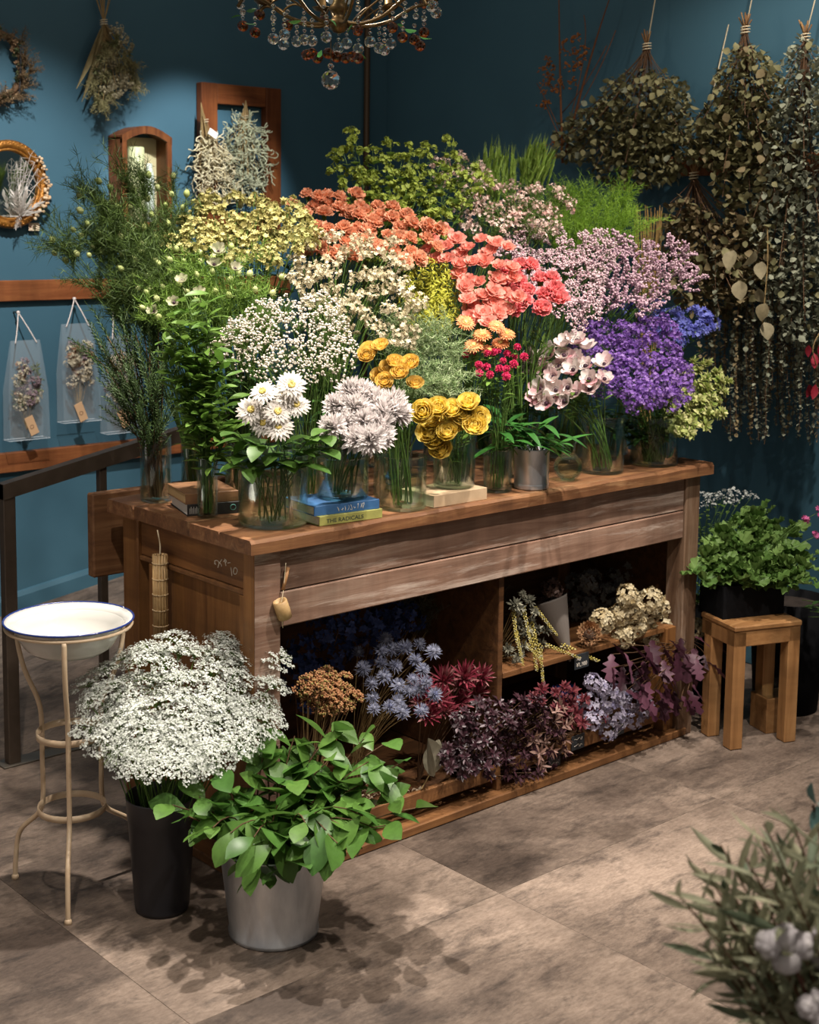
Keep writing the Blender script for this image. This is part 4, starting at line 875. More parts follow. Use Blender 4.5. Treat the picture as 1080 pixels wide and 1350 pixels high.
# wheat
WH = variants(3, f_wheat, 'ear', petal('green_wheat', '7c9c3c', 'a8c062', 0.4))
bunch('wheat', 'green wheat ear in the left back sheaf', 'wheat', 'left wheat sheaf', VS['whe'], [(655, 232, 26, 26)], 30, -0.03, 0.03, 0.0013, M_stem, face=0.0, bloom=[('ear', WH, 0.85, 1.05, -0.04)], leaves=('leaf', LF['blade'], 0.8, 1.1, 2, 0.7, 0.95, 1.5))
bunch('wheat', 'green wheat ear in the right back sheaf beside the fern', 'wheat', 'right wheat sheaf', (1.44, 0.60, H, 0.03), [(708, 222, 20, 22)], 24, -0.03, 0.03, 0.0013, M_stem, face=0.0, bloom=[('ear', WH, 0.85, 1.05, -0.04)], leaves=('leaf', LF['blade'], 0.8, 1.1, 2, 0.7, 0.95, 1.5))
# asparagus fern
AF = variants(4, f_fern(14, 0.15, 0.09, 0.026, 0.0013), 'plume', petal('asparagus_fern', '6c9428', '98bc48', 0.35, 0.6))
bunch('asparagus_fern', 'bright green feathery asparagus fern plume at the back right', 'foliage', 'asparagus fern plumes', VS['asp'], [(790, 275, 52, 28), (750, 262, 36, 22), (820, 290, 32, 22), (770, 300, 40, 16), (735, 285, 30, 20)], 44, -0.10, 0.08, 0.0014, M_stem, face=0.1, bloom=[('plume', AF, 0.7, 0.95, -0.08)])
# yellow-green celosia plumes
CE = variants(3, f_spike(110, 0.075, 0.016, T_leaf(1, 0.25, 0.2, 0.2, 3), 0.016, 0.7), 'plume', petal('celosia', 'a3a42e', 'c4c24e', 0.35))
bunch('celosia', 'yellow green feathery celosia plume beside the coral ranunculus', 'flower', 'yellow green celosia', VS['cel'], [(575, 385, 22, 36), (560, 410, 20, 18), (552, 365, 14, 14), (588, 405, 14, 24)], 22, -0.08, 0.02, 0.002, M_stem, face=0.15, bloom=[('plume', CE, 1.2, 1.6, -0.07)])
# dill-like fern in the middle
DF = variants(4, f_fern(13, 0.10, 0.07, 0.020, 0.0014), 'plume', petal('dill_green', '4f6f38', '8fa070', 0.25, 0.6, c3='a9b48e'))
bunch('dill_frond', 'soft grey green feathery frond above the yellow ranunculus', 'foliage', 'feathery fronds', VS['dil'], [(565, 465, 42, 48), (530, 440, 24, 22), (590, 500, 25, 25), (560, 500, 30, 20)], 36, -0.10, 0.02, 0.0014, M_stem, face=0.3, bloom=[('plume', DF, 0.75, 1.05, -0.06)])
# coral ranunculus
CR = variants(5, f_double, 'petals', petal('coral_petal', 'e88e7e', 'f4b6a6', 0.45))
bunch('ranunculus', 'coral butterfly ranunculus in the centre of the display', 'flower', 'coral ranunculus', VS['cor'], [(640, 350, 42, 40), (590, 325, 28, 24), (650, 395, 34, 26), (635, 410, 26, 16)], 36, -0.15, 0.04, 0.0017, M_stem, face=0.62, bloom=[('petals', CR, 0.9, 1.25, -0.008)], leaves=('leaf', LF['lance'], 0.4, 0.7, 2, 0.7, 0.95, 0.5))
CC = variants(4, f_carn, 'petals', petal('coral_pink', 'ea767e', 'f6a29e', 0.4))
bunch('carnation', 'bright coral pink carnation right of the coral ranunculus', 'flower', 'coral pink carnations', VS['cca'], [(700, 385, 42, 26), (675, 395, 28, 20), (690, 360, 26, 12)], 19, -0.12, 0.02, 0.002, M_stem, face=0.5, bloom=[('petals', CC, 1.15, 1.4, -0.012), ('calyx', CX_, 1.2, 1.4, 0)])
for _ in range(9): stem_thing('slender_foliage', 'slender dark leaf among the coral carnation stems', 'foliage', 'leaves among the carnation stems', (1.12+U(-.03, .03), 0.21+U(-.03, .03), H+0.012), atd(U(650, 735), U(440, 470), dep((1.12, 0.21, 1.1))+U(-0.03, 0.05)), 0.0016, M_stem, leaves=('leaf', LF['blade'], 0.7, 1.1, 5, 0.6, 1.0, 0.8))
# peach daisies and globe amaranth
PG = variants(2, f_gerbera, 'petals', petal('peach_petal', 'c4703c', 'dc9866', 0.3))
bunch('peach_daisy', 'peach orange daisy above the globe amaranth', 'flower', 'peach daisies', VS['pch'], None, [(614, 425), (636, 441), (655, 430), (660, 452), (645, 462), (625, 455), (668, 440)], -0.10, -0.10, 0.0018, M_stem, face=0.6, bloom=[('petals', PG, 0.75, 0.95, 0), ('flower_eye', GD, 0.7, 0.9, 0.001)])
GO = variants(3, f_gomph, 'flower_head', petal('magenta', 'a3113f', 'c22a58', 0.15))
bunch('globe_amaranth', 'magenta globe amaranth on a green stem in the small tumbler', 'flower', 'globe amaranth', VS['gom'], [(640, 475, 30, 18), (675, 475, 16, 16), (655, 490, 26, 12)], 19, -0.10, -0.02, 0.0014, M_stem, face=0.3, bloom=[('flower_head', GO, 0.8, 1.15, 0)], leaves=('leaf', LF['lance'], 0.5, 0.75, 5, 0.7, 0.98, 0.3))
# broad strap leaves in the tin can
bunch('strap_leaf_spray', 'glossy broad green leaf spray leaning from the tin can', 'foliage', 'broad leaves in the tin can', VS['tin'], [(690, 572, 40, 16), (665, 562, 26, 12), (720, 580, 20, 14)], 14, -0.10, 0.02, 0.0022, M_stem, face=0.0, bow=0.75, leaves=('leaf', LF['strap'], 0.55, 0.85, 4, 0.82, 1.0, 0.2))
# anemones
AN = variants(3, f_anem, 'petals', petal('anemone_petal', 'e0c6c4', 'e8e0d8', 0.3, c3='d08c98')); 
bunch('anemone', 'white and blush anemone in the clear cylinder beside the flask', 'flower', 'anemones', VS['ane'], [(720, 490, 30, 26), (760, 470, 28, 20), (770, 505, 26, 20), (725, 520, 22, 14), (745, 530, 12, 8), (790, 490, 12, 14)], 24, -0.14, -0.02, 0.0017, M_stem, face=0.42, bloom=[('petals', AN, 0.95, 1.25, 0), ('flower_eye', HE, 0.95, 1.2, 0)], leaves=('leaf', LF['lance'], 0.5, 0.9, 5, 0.7, 0.97, 0.2))
# limonium, statice
LP = variants(4, f_spray(34, 0.085, 0.06, OCT, 0.0036, 6, 0.010), 'blossoms', petal('blush_limonium', 'd2aeb4', 'e2cdd0', 0.2, c3='b98a98')); LT = variants(2, f_twigs(22, 0.085, 0.06), 'twigs', M_g4)
bunch('limonium_sprig', 'blush pink limonium spray right of the coral carnations', 'flower', 'blush limonium', VS['lim'], [(715, 325, 52, 34), (745, 365, 45, 40), (690, 345, 30, 22), (760, 410, 26, 20), (770, 330, 36, 30)], 36, -0.16, 0.04, 0.0014, M_stem, face=0.35, bloom=[('blossoms', LP, 0.85, 1.1, -0.04), ('twigs', LT, 0.9, 1.0, -0.04)])
LS = variants(4, f_side_spikes(6, 0.06, 0.055, 14, 0.05, 0.0055, OCT, 0.0048), 'blossoms', petal('lilac_statice', 'c8a2b2', 'dcc0c8', 0.2, c3='b489a0'))
bunch('statice', 'lilac pink statice spike at the upper right of the display', 'flower', 'lilac pink statice', VS['lil'], [(840, 345, 55, 30), (885, 350, 42, 26), (810, 370, 35, 35), (830, 390, 40, 18), (910, 360, 26, 14)], 34, -0.14, 0.05, 0.0016, M_stem, face=0.2, bloom=[('blossoms', LS, 0.85, 1.1, -0.05)])
PS = variants(4, f_spray(34, 0.085, 0.07, STAR5, 0.0058, 5, 0.010), 'blossoms', petal('purple_statice', '5e3a8a', '7d56a4', 0.25, c3='9a78b8'))
bunch('statice', 'deep purple statice spray at the right end of the display', 'flower', 'purple statice', VS['pur'], [(835, 480, 62, 52), (870, 490, 36, 40), (790, 460, 36, 34), (850, 440, 36, 18)], 36, -0.20, 0.02, 0.0017, M_stem, face=0.45, bloom=[('blossoms', PS, 0.85, 1.15, -0.04)], leaves=('leaf', LF['dark'], 0.5, 0.8, 3, 0.45, 0.8, 0.2))
BL = variants(3, f_spray(12, 0.06, 0.04, T_star(5, 1, 0.5, 0.3), 0.011, 4, 0.012), 'blossoms', petal('blue_violet', '5a5cb4', '8088d0', 0.3))
bunch('campanula', 'blue violet campanula stem above the purple statice', 'flower', 'blue violet campanula', VS['blu'], [(870, 418, 38, 20), (915, 425, 28, 18), (835, 408, 20, 12), (905, 445, 18, 8)], 17, -0.12, 0.02, 0.0016, M_stem, face=0.35, bloom=[('blossoms', BL, 0.8, 1.1, -0.02)], leaves=('leaf', LF['lance'], 0.6, 0.9, 5, 0.7, 0.97, 0.3))
VF = variants(3, f_rosette(26, 0.024, 0.012, 0.2, -0.3, 1.2), 'leaf_cluster', petal('variegated', '7f9440', 'b9bd78', 0.3, c3='d2cc98'))
bunch('variegated_sprig', 'cream and green variegated foliage at the right end of the counter', 'foliage', 'variegated foliage', (1.66, 0.17, H, 0.05), [(930, 505, 36, 42), (915, 545, 30, 26), (945, 530, 20, 26)], 30, -0.16, 0.02, 0.0016, M_stem, face=0.2, bloom=[('leaf_cluster', VF, 0.9, 1.2, -0.02)], side=[('leaf_cluster', VF, 0.7, 1.1, 4, 0.6, 0.95, 0.6)])
# dark foliage between the bunches
for key, regs, n in (('cre', [(450, 470, 40, 40), (440, 510, 30, 25)], 14), ('gyp', [(330, 500, 50, 25)], 12), ('lim', [(770, 440, 40, 16), (700, 440, 50, 20)], 14), ('pur', [(840, 560, 45, 20), (790, 550, 30, 16)], 16), ('dil', [(560, 520, 40, 20), (500, 520, 20, 30)], 14), ('cca', [(690, 520, 40, 30)], 12), ('hell', [(330, 430, 40, 40), (300, 480, 40, 60)], 18), ('yel', [(380, 350, 40, 25)], 8), ('lil', [(850, 400, 50, 14)], 9), ('blu', [(900, 460, 30, 20)], 8)):
    nm = {'cre': 'behind the chrysanthemums', 'gyp': 'under the gypsophila', 'lim': 'under the blush limonium', 'pur': 'in the purple statice cylinder', 'dil': 'under the feathery fronds', 'cca': 'under the coral carnations', 'hell': 'below the hellebores', 'yel': 'under the yellow stocks', 'lil': 'under the lilac statice', 'blu': 'under the blue campanula'}[key]
    bunch('foliage_sprig', 'dark green leaf sprig '+nm, 'foliage', 'leaf sprigs '+nm, VS[key], regs, n, -0.05, 0.06, 0.0018, M_stem, face=0.1, leaves=('leaf', LF['dark'], 0.6, 1.0, 7, 0.55, 1.0, 0.3))
# ================================================================ FLOOR FLOWERS
UM = variants(4, f_umbel, 'florets', petal('lace_white', 'e0e2de', 'c6cbbe', 0.25)); UR = variants(2, f_umbelrays, 'rays', M_g4)
can_v = (CANP[0], CANP[1], 0.0, 0.075)
bunch('lace_flower', 'white lace flower umbel in the black floor can', 'flower', 'white lace flowers', can_v, [(240, 905, 128, 60), (165, 940, 55, 58), (320, 880, 50, 45), (230, 965, 90, 55), (270, 860, 60, 25), (190, 985, 36, 22), (320, 930, 50, 40)], 78, -0.13, 0.12, 0.0017, M_stem, face=0.3, bow=0.62, zb=0.03, bloom=[('florets', UM, 0.78, 1.1, -0.02), ('rays', UR, 0.8, 1.0, -0.02)])
leafset('bucket', 0.080, 0.044, petal('bucket_leaf', '40682a', '5c8038', 0.3, 0.4, 0.4), 0.3, 1.25, 4)
buc_v = (BKP[0], BKP[1], 0.0, 0.10)
bunch('leafy_branch', 'fresh green oval leaved branch in the galvanised bucket', 'branch', 'leafy branches in the bucket', buc_v, [(440, 1010, 95, 52), (500, 1055, 55, 34), (380, 985, 50, 30), (330, 1075, 60, 30), (400, 1085, 50, 26), (262, 1062, 36, 18), (300, 1040, 40, 24), (545, 1062, 22, 22), (360, 1125, 36, 20), (420, 1115, 40, 18), (300, 1085, 40, 20)], 38, -0.17, 0.12, 0.0022, M_brst, face=0.0, bow=0.75, zb=0.03, leaves=('leaf', LF['bucket'], 0.8, 1.3, 8, 0.5, 1.02, 0.15), wild=3.0)
bunch('leafy_branch', 'drooping oval leaved branch over the front rim of the galvanised bucket', 'branch', 'leafy branches over the bucket rim', buc_v, [(350, 1112, 40, 14), (420, 1100, 50, 16), (300, 1095, 30, 12), (480, 1085, 40, 18)], 13, -0.19, -0.15, 0.002, M_brst, face=0.0, bow=1.15, zb=0.03, leaves=('leaf', LF['bucket'], 0.9, 1.35, 5, 0.72, 1.02, -0.5), wild=2.0)
# ================================================================ DRIED BUNCHES
def wrap_dir(p, c): return unit(np.asarray(p)-np.asarray(c))
def dried(name, label, cat, base, tips, stem_r, stem_mat, parts, group=None, out=0.5, bow=0.5, tie=None, extra=None, up=(0, 0, 1)):
    """a tied bunch: one thing; every head its own part"""
    base = np.asarray(base, float); r = thing(name, label, cat, base, group); sb = MB(); up = A_(up, float)
    for tip in tips:
        v = np.asarray(tip)-base; path = bez((U(-.006, .006), U(-.006, .006), 0), v*A_([0.4, 0.4, bow]), v, 7); sb.tube(path, stem_r, 4, False)
        d = unit(unit(path[-1]-path[-2])*(1-out)+camdir(tip)*out+rdir()*0.15)
        for pn, ms, s0, s1 in parts: put(pn, rnd.choice(ms), r, v, basis(d, U(0, 6.28)), U(s0, s1))
    sb.build('stems', stem_mat, r, True)
    if tie is not None:
        an_ = np.linspace(0, 12.6, 25); MB().tube(np.stack([tie*np.cos(an_), tie*np.sin(an_), np.linspace(-.008, .008, 25)], 1), 0.0016, 4).build('twine', MATS['linen_cord'], r, True)
    return r
def tips_y(regs, n, y, dy=0.04):
    return [at(a, b, 1, y+U(-dy, dy)) for a, b, h in scatter(regs, n)]
def tips_x(regs, n, x, dx=0.05):
    return [at(a, b, 0, x+U(-dx, dx)) for a, b, h in scatter(regs, n)]
TZ = 0.075
def foot(px, py, y): P = at(px, py, 1, y); return A_([P[0], P[1], TZ])
TH = variants(3, f_thistle, 'thistle_head', petal('thistle', '6a6d82', '8c8e9e', 0.1, c3='50567a'))
bunch('sea_holly', 'silvery blue sea holly thistle in the left bay of the counter', 'dried flower', 'sea holly thistles', (0.50, 0.22, TZ, 0.04), [(520, 880, 38, 38), (490, 870, 20, 20), (555, 865, 18, 14), (545, 920, 30, 24), (500, 925, 22, 18)], 26, -0.16, -0.02, 0.0014, M_dryst, face=0.6, zb=0.004, bloom=[('thistle_head', TH, 1.0, 1.35, 0)])
BH_ = variants(2, f_hydr(50, 0.042, 0.011), 'flower_head', petal('navy_hydrangea', '26345e', '3a4c80', 0.1))
dried('dried_hydrangea_bunch', 'dark blue dried hydrangeas at the back of the left bay', 'dried flowers', (0.42, 0.36, TZ), tips_y([(465, 845, 40, 30), (425, 865, 34, 34), (520, 830, 26, 22), (410, 900, 24, 30)], 18, 0.30), 0.002, M_brst, [('flower_head', BH_, 0.9, 1.2)])
DG = variants(2, f_fern(8, 0.12, 0.05, 0.03, 0.0016), 'plume', petal('dark_dry_grass', '4a4838', '625c48', 0.1))
dried('dried_grass_bunch', 'tall dark dried grass bunch leaning on the divider', 'dried flowers', (0.66, 0.42, TZ), tips_y([(590, 810, 48, 28), (610, 845, 32, 28), (560, 820, 34, 28), (520, 800, 30, 16)], 34, 0.38), 0.0012, M_dryst, [('plume', DG, 0.8, 1.1)], out=0.1)
SE = variants(3, f_spray(40, 0.05, 0.03, OCT, 0.0036, 4, 0.006), 'flower_head', petal('rust_sedum', '9c6a44', 'b98660', 0.15, c3='8a8a4a'))
dried('dried_sedum_bunch', 'rust and olive dried sedum bunch in the left bay', 'dried flowers', (0.26, 0.12, TZ), tips_y([(430, 912, 34, 20), (440, 925, 28, 16)], 20, 0.09, 0.03), 0.0014, M_dryst, [('flower_head', SE, 0.8, 1.05)], out=0.4)
PR_ = variants(3, f_protea, 'flower_head', petal('crimson_protea', '6e1e30', '8e3a48', 0.15, c3='a87a78'))
dried('dried_protea_bunch', 'crimson dried proteas beside the sea holly', 'dried flowers', (0.68, 0.16, TZ), tips_y([(590, 915, 40, 26), (620, 905, 22, 20), (570, 930, 20, 16)], 11, 0.10, 0.03), 0.002, M_brst, [('flower_head', PR_, 0.8, 1.05)], out=0.55)
PL_ = variants(4, f_rosette(16, 0.030, 0.011, 0.3, -0.3, 1.2), 'leaf_cluster', petal('plum_leaf', '2a151b', '3e222b', 0.1, 0.4, 0.5, c3='5c3e48'))
dried('plum_foliage_bunch', 'dark plum leaved bunch spilling over the tray lip', 'dried foliage', (0.80, 0.14, TZ), tips_y([(650, 985, 50, 36), (700, 965, 36, 34), (615, 1000, 34, 22), (700, 945, 36, 28), (640, 950, 44, 26), (665, 1012, 50, 16), (725, 985, 22, 30)], 105, 0.035, 0.03), 0.0015, M_brst, [('leaf_cluster', PL_, 0.6, 0.95)], out=0.35)
BK_ = variants(2, f_rosette(9, 0.034, 0.009, 0.2, 0.1, 1.2), 'leaf_cluster', petal('bronze_leaf', '6a4c42', '8f7064', 0.1, 0.5, c3='a98a80'))
dried('bronze_foliage_bunch', 'bronze brown leaf bunch right of the plum foliage', 'dried foliage', (1.02, 0.14, TZ), tips_y([(722, 975, 22, 26), (715, 1000, 20, 12), (735, 945, 16, 16)], 14, 0.03, 0.02), 0.0015, M_brst, [('leaf_cluster', BK_, 0.8, 1.1)], out=0.3)
# pale paper-dry leaf and loose petals
lf = thing('dried_leaf', 'single large pale grey dried leaf curling over the tray', 'dried leaf', at(566, 1022, 1, 0.06))
o = A_(lf.location)
for (x, y, sp) in ((556, 975, 0.3), (578, 978, -0.4)):
    tip = at(x, y, 1, 0.05); d = tip-o; MB().add(T_leaf(1, 0.62, -0.25, 0.45, 8, 0.8), (0, 0, 0), ydir(d, 1.57+sp), np.linalg.norm(d)).build('blade', petal('grey_dry_leaf', '8c8672', 'a09a86', 0.15, 0.7), lf, True)
MB().tube(spline([(0, 0, 0), at(556, 1040, 1, 0.05)-o]), 0.002, 5).build('stalk', M_dryst, lf, True)
pp = MB(); r2 = random.Random(5)
for k in range(170):
    P = A_([U(0.18, 0.62), U(0.075, 0.20), TZ+U(0.001, 0.02)]); pp.add(T_leaf(0.018, 0.011, 0.4, 0.4, 3), P, ydirup(rdir(-0.1)), U(0.6, 1.2))
tag(pp.build('loose_dried_petals', petal('potpourri', '8a7a62', 'b8a890', 0.1, 0.8, c3='6a5440'), smooth=True), 'loose dried petals strewn over the left tray floor', 'dried petals', kind='stuff')
# right bay, upper shelf
SZ2 = 0.364
MI = variants(3, f_spike(60, 0.13, 0.006, OCT, 0.0042, 0.5), 'strand', petal('acacia', 'a89848', 'c2b468', 0.15, c3='b8b49c'))
ac = thing('acacia_bunch', 'yellow acacia strands hanging over the upper shelf edge', 'dried flowers', at(700, 845, 1, 0.12)); o = A_(ac.location)
for (a, b, c_, d_) in ((690, 800, 700, 850), (700, 820, 715, 880), (712, 850, 716, 900), (680, 830, 690, 878), (705, 800, 735, 838), (720, 850, 765, 868), (676, 800, 682, 850), (740, 850, 790, 872), (700, 830, 708, 885), (690, 845, 712, 870)):
    p, q = at(a, b, 1, 0.10), at(c_, d_, 1, 0.045); put('strand', rnd.choice(MI), ac, p-o, basis(q-p, U(0, 6.28)), np.linalg.norm(q-p)/0.13)
LB = variants(2, f_rosette(24, 0.020, 0.006, 0.3, -0.2, 1.3), 'leaf_cluster', petal('silver_dry', '6f6f62', '94917e', 0.15, 0.7))
dried('silver_foliage_bunch', 'silver grey dried foliage standing against the divider', 'dried foliage', (0.97, 0.16, SZ2), tips_y([(690, 805, 16, 24), (700, 835, 20, 20), (680, 860, 14, 16)], 18, 0.10, 0.03), 0.0014, M_dryst, [('leaf_cluster', LB, 0.8, 1.2)])
cone_c = at(752, 872, 1, 0.09); cone_d = unit(at(722, 785, 1, 0.16)-cone_c)
cb = thing('paper_cone_bouquet', 'dried bouquet rolled in a grey paper cone on the upper shelf', 'bouquet', cone_c)
MB().lathe([(0.003, 0.0), (0.056, 0.19), (0.0575, 0.196), (0.055, 0.19), (0.001, 0.0)], 24, (0, 0, 0), basis(cone_d)).build('paper_cone', plain('grey_paper', '6a625c', 0.8), cb, True)
DH = variants(2, f_hydr(40, 0.034, 0.012), 'flower_head', petal('brown_rose', '4a3834', '6a544c', 0.1))
for k in range(5): put('flower_head', rnd.choice(DH), cb, cone_d*0.19+rdir()*0.035, basis(cone_d+rdir()*0.4), U(0.7, 1.0))
def f_cone(mb, k):
    for i in range(90):
        t = i/90; a = i*2.4; ph = math.pi*(0.12+0.8*t); r = 0.022*math.sin(ph); d = unit([math.cos(a)*math.sin(ph), math.sin(a)*math.sin(ph), -math.cos(ph)+0.5]); mb.add(T_leaf(0.013, 0.011, -0.5, 0.3, 3, 0.8), A_([r*math.cos(a), r*math.sin(a), 0.026-0.026*math.cos(ph)]), ydirup(d))
P = at(777, 840, 1, 0.085); P[2] = SZ2
pc = thing('banksia_cone', 'round brown seed cone lying on the upper shelf', 'seed cone', P)
put('scales', variants(1, f_cone, 'scales', petal('cone_scale', '8a6244', 'b08a64', 0.0, 0.7))[0], pc, (0, 0.0, 0.027), basis(camdir(P)+A_([0, 0, 0.3])), 1.15)
MB().add(ICO2, (0, 0, 0.027), None, 0.02).build('core', plain('cone_core', '3c2818', 0.8), pc, True)
CH2 = variants(3, f_hydr(110, 0.036, 0.0095), 'flower_head', petal('cream_hydrangea', 'b8a47c', 'cfc3a4', 0.15, 0.7, c3='a08a5e'))
dried('dried_hydrangea_bunch', 'cream dried hydrangeas on the upper shelf of the right bay', 'dried flowers', (1.42, 0.20, SZ2), tips_y([(850, 805, 50, 22), (810, 825, 30, 14), (885, 815, 22, 18), (915, 828, 14, 8), (850, 830, 40, 12)], 15, 0.10, 0.03), 0.002, M_dryst, [('flower_head', CH2, 0.8, 1.15)])
GH = variants(2, f_hydr(50, 0.036, 0.012), 'flower_head', petal('slate_hydrangea', '5a5c5e', '7c7a74', 0.1, 0.7))
dried('dried_hydrangea_bunch', 'dark slate dried hydrangeas behind the cream ones', 'dried flowers', (1.40, 0.36, SZ2), tips_y([(800, 775, 45, 16), (770, 800, 28, 16), (835, 765, 20, 12)], 10, 0.30, 0.05), 0.002, M_brst, [('flower_head', GH, 0.9, 1.2)])
# plum oak leaves hanging over the shelf edge
def f_oak(mb, k):
    V = [(0, 0, 0)]; n = 13; L_ = 0.085
    side = [(0.004, 0.0), (0.012, 0.012), (0.008, 0.022), (0.026, 0.034), (0.011, 0.042), (0.030, 0.056), (0.012, 0.060), (0.018, 0.076), (0.0, 0.085)]
    V = []
    for x, y in side: V += [(-x, y, -3.0*(y*y)+x*0.25*math.sin(k+y*80)), (0, y*0.98, -3.0*y*y), (x, y, -3.0*(y*y)+x*0.3)]
    mb.add((A_(V), [A_([[i*3+a, i*3+a+1, i*3+a+4, i*3+a+3] for i in range(len(side)-1) for a in (0, 1)])]))
OK = variants(3, f_oak, 'leaf', petal('plum_oak', '301620', '4a2634', 0.12, 0.5, 0.3, c3='664050'))
ok = thing('plum_oak_branch', 'purple oak leaved branch hanging over the upper shelf edge', 'dried foliage', at(900, 840, 1, 0.12)); o = A_(ok.location); sb = MB()
for a, b, h in scatter([(860, 880, 55, 40), (905, 860, 34, 28), (820, 860, 24, 18), (870, 910, 40, 18)], 46):
    P = at(a, b, 1, 0.0+U(-0.03, 0.05)); q = unit(A_([U(-.7, .7), -0.5+U(-.4, .3), -0.75+U(-.3, .5)])); put('leaf', rnd.choice(OK), ok, P-o, ydir(q, U(-0.6, 0.6)+3.14), U(0.7, 1.1)); sb.tube(bez((0, 0, 0), (P-o)*A_([0.5, 0.9, 0.2]), P-o, 5), 0.0012, 4, False)
sb.build('stems', M_brst, ok, True)
# right bay, lower tray
RD = variants(3, f_rosette(18, 0.030, 0.009, 0.2, -0.1, 1.3), 'flower_head', petal('wine_red', '4c1622', '6a2830', 0.1, c3='84464a'))
dried('dried_wine_bunch', 'wine red dried flower bunch in the lower right tray', 'dried flowers', (1.16, 0.16, TZ), tips_y([(760, 935, 30, 24), (775, 950, 20, 16), (715, 915, 16, 12), (745, 915, 16, 10)], 22, 0.05, 0.03), 0.0015, M_brst, [('flower_head', RD, 0.75, 1.0)], out=0.5)
LH = variants(3, f_hydr(52, 0.030, 0.0105), 'flower_head', petal('lilac_hydrangea', 'a79cb4', 'c6c0d0', 0.15, 0.7, c3='8a84a8'))
dried('dried_hydrangea_bunch', 'pale lilac dried hydrangeas in the lower right tray', 'dried flowers', (1.36, 0.16, TZ), tips_y([(805, 930, 34, 26), (830, 935, 18, 16), (790, 905, 18, 12), (790, 955, 20, 10), (845, 945, 6, 5)], 15, 0.05, 0.025), 0.0015, M_dryst, [('flower_head', LH, 0.75, 1.05)], out=0.5)
dried('dried_statice_bunch', 'small tuft of blue dried statice behind the wine red bunch', 'dried flowers', (1.14, 0.24, TZ), tips_y([(742, 912, 12, 6)], 4, 0.14, 0.02), 0.0012, M_dryst, [('flower_head', variants(1, f_hydr(30, 0.02, 0.007), 'flower_head', petal('blue_tuft', '2f4a9a', '4462b4', 0.1)), 0.8, 1.0)])
# chalk price cards
M_slate = plain('slate_card', '23282c', 0.6)
def card(label, px, py, y, lines, w=0.062, h=0.045, mat=None):
    P = at(px, py, 1, y); c = thing('price_card', label, 'price tag', P); MB().box((-w/2, -0.0015, -h/2), (w/2, 0.0015, h/2), 0.0006).build('card', mat or M_slate, c)
    if lines: 
        for i, t in enumerate(lines): text_mesh(t, 0.017, M_chalk, c, (-w/2+0.006, -0.0021, h/2-0.019-0.0185*i), (1, 0, 0), (0, 0, 1), 'chalk_price')
    else:
        mb = MB()
        for i in range(2): mb.tube(spline([(-w/2+0.01+0.006*k, -0.0021, h/2-0.014-0.018*i+U(-.005, .005)) for k in range(int((w-0.02)/0.006)+1)], 3), 0.0008, 4)
        mb.build('chalk_scribble', M_chalk, c, True)
card('black chalk price card on the upper shelf edge', 767, 871, 0.056, ['Air', '¥1,100'])
card('black chalk price card below the wine red bunch', 762, 978, 0.048, None, 0.056)
card('black chalk price card below the lilac hydrangeas', 815, 960, 0.048, None, 0.056)
card('black chalk price card half hidden under the bronze leaves', 731, 1001, 0.046, None, 0.05)
# ================================================================ GERANIUM AND GREENERY BY THE STOOL
GL = variants(3, f_lobed, 'leaf', petal('geranium_leaf', '4c6c30', '74904e', 0.3, 0.5)); PK = variants(2, f_spray(6, 0.03, 0.016, T_star(5, 1, 0.55, 0.3), 0.008, 4, 0.008), 'blossoms', petal('geranium_pink', 'b8427c', 'd070a0', 0.25))
gv = (PBC[0], PBC[1], PBC[2], 0.07)
gg = bunch('geranium_shoot', 'leafy green geranium shoot in the black planter box', 'plant', 'geranium shoots', gv, [(990, 710, 58, 34), (955, 735, 36, 34), (1040, 725, 40, 34), (1005, 690, 20, 24), (1000, 750, 60, 20), (1062, 755, 20, 20), (925, 755, 20, 18)], 48, -0.12, 0.12, 0.0018, M_stem, face=0.1, bow=0.6, zb=0.002, leaves=('leaf', GL, 0.9, 1.35, 11, 0.45, 1.0, 0.35), wild=3.5)
bunch('geranium_flower', 'pink geranium flower above the black planter box', 'flower', 'pink geranium flowers', gv, None, [(1058, 686), (1078, 676), (1074, 708)], 0.0, 0.0, 0.0014, M_stem, zb=0.002, bloom=[('blossoms', PK, 0.8, 1.0, 0)])
WF = variants(2, f_spray(14, 0.05, 0.02, STAR5, 0.0042, 2, 0.006), 'blossoms', petal('tiny_white', 'cfd2cc', 'b4b8b4', 0.2))
bunch('white_filler', 'tiny white flower spray in the planter beside the counter leg', 'flower', 'tiny white sprays', (1.985, 0.175, 0.34, 0.07), [(930, 662, 16, 10), (955, 660, 22, 8), (975, 655, 16, 6)], 12, -0.05, 0.05, 0.0012, M_stem, bloom=[('blossoms', WF, 0.8, 1.1, 0)], leaves=('leaf', LF['round'], 0.4, 0.6, 4, 0.5, 0.9, 0.3))
bunch('small_leaf_shoot', 'fine leaved dark green shoot between the counter and stool', 'plant', 'fine leaved shoots', (1.985, 0.175, 0.34, 0.07), [(930, 735, 18, 45), (940, 790, 14, 20)], 24, -0.16, 0.02, 0.0012, M_stem, leaves=('leaf', LF['round'], 0.4, 0.65, 12, 0.4, 1.0, 0.2))
bunch('dark_leaf_shoot', 'dark leafy shoot in the planter behind the stool', 'plant', 'dark shoots behind the stool', (2.26, -0.42, 0.335, 0.1), [(1068, 800, 16, 14)], 8, -0.02, 0.05, 0.0014, M_stem, leaves=('leaf', LF['dark'], 0.5, 0.8, 6, 0.5, 1.0, 0.2))
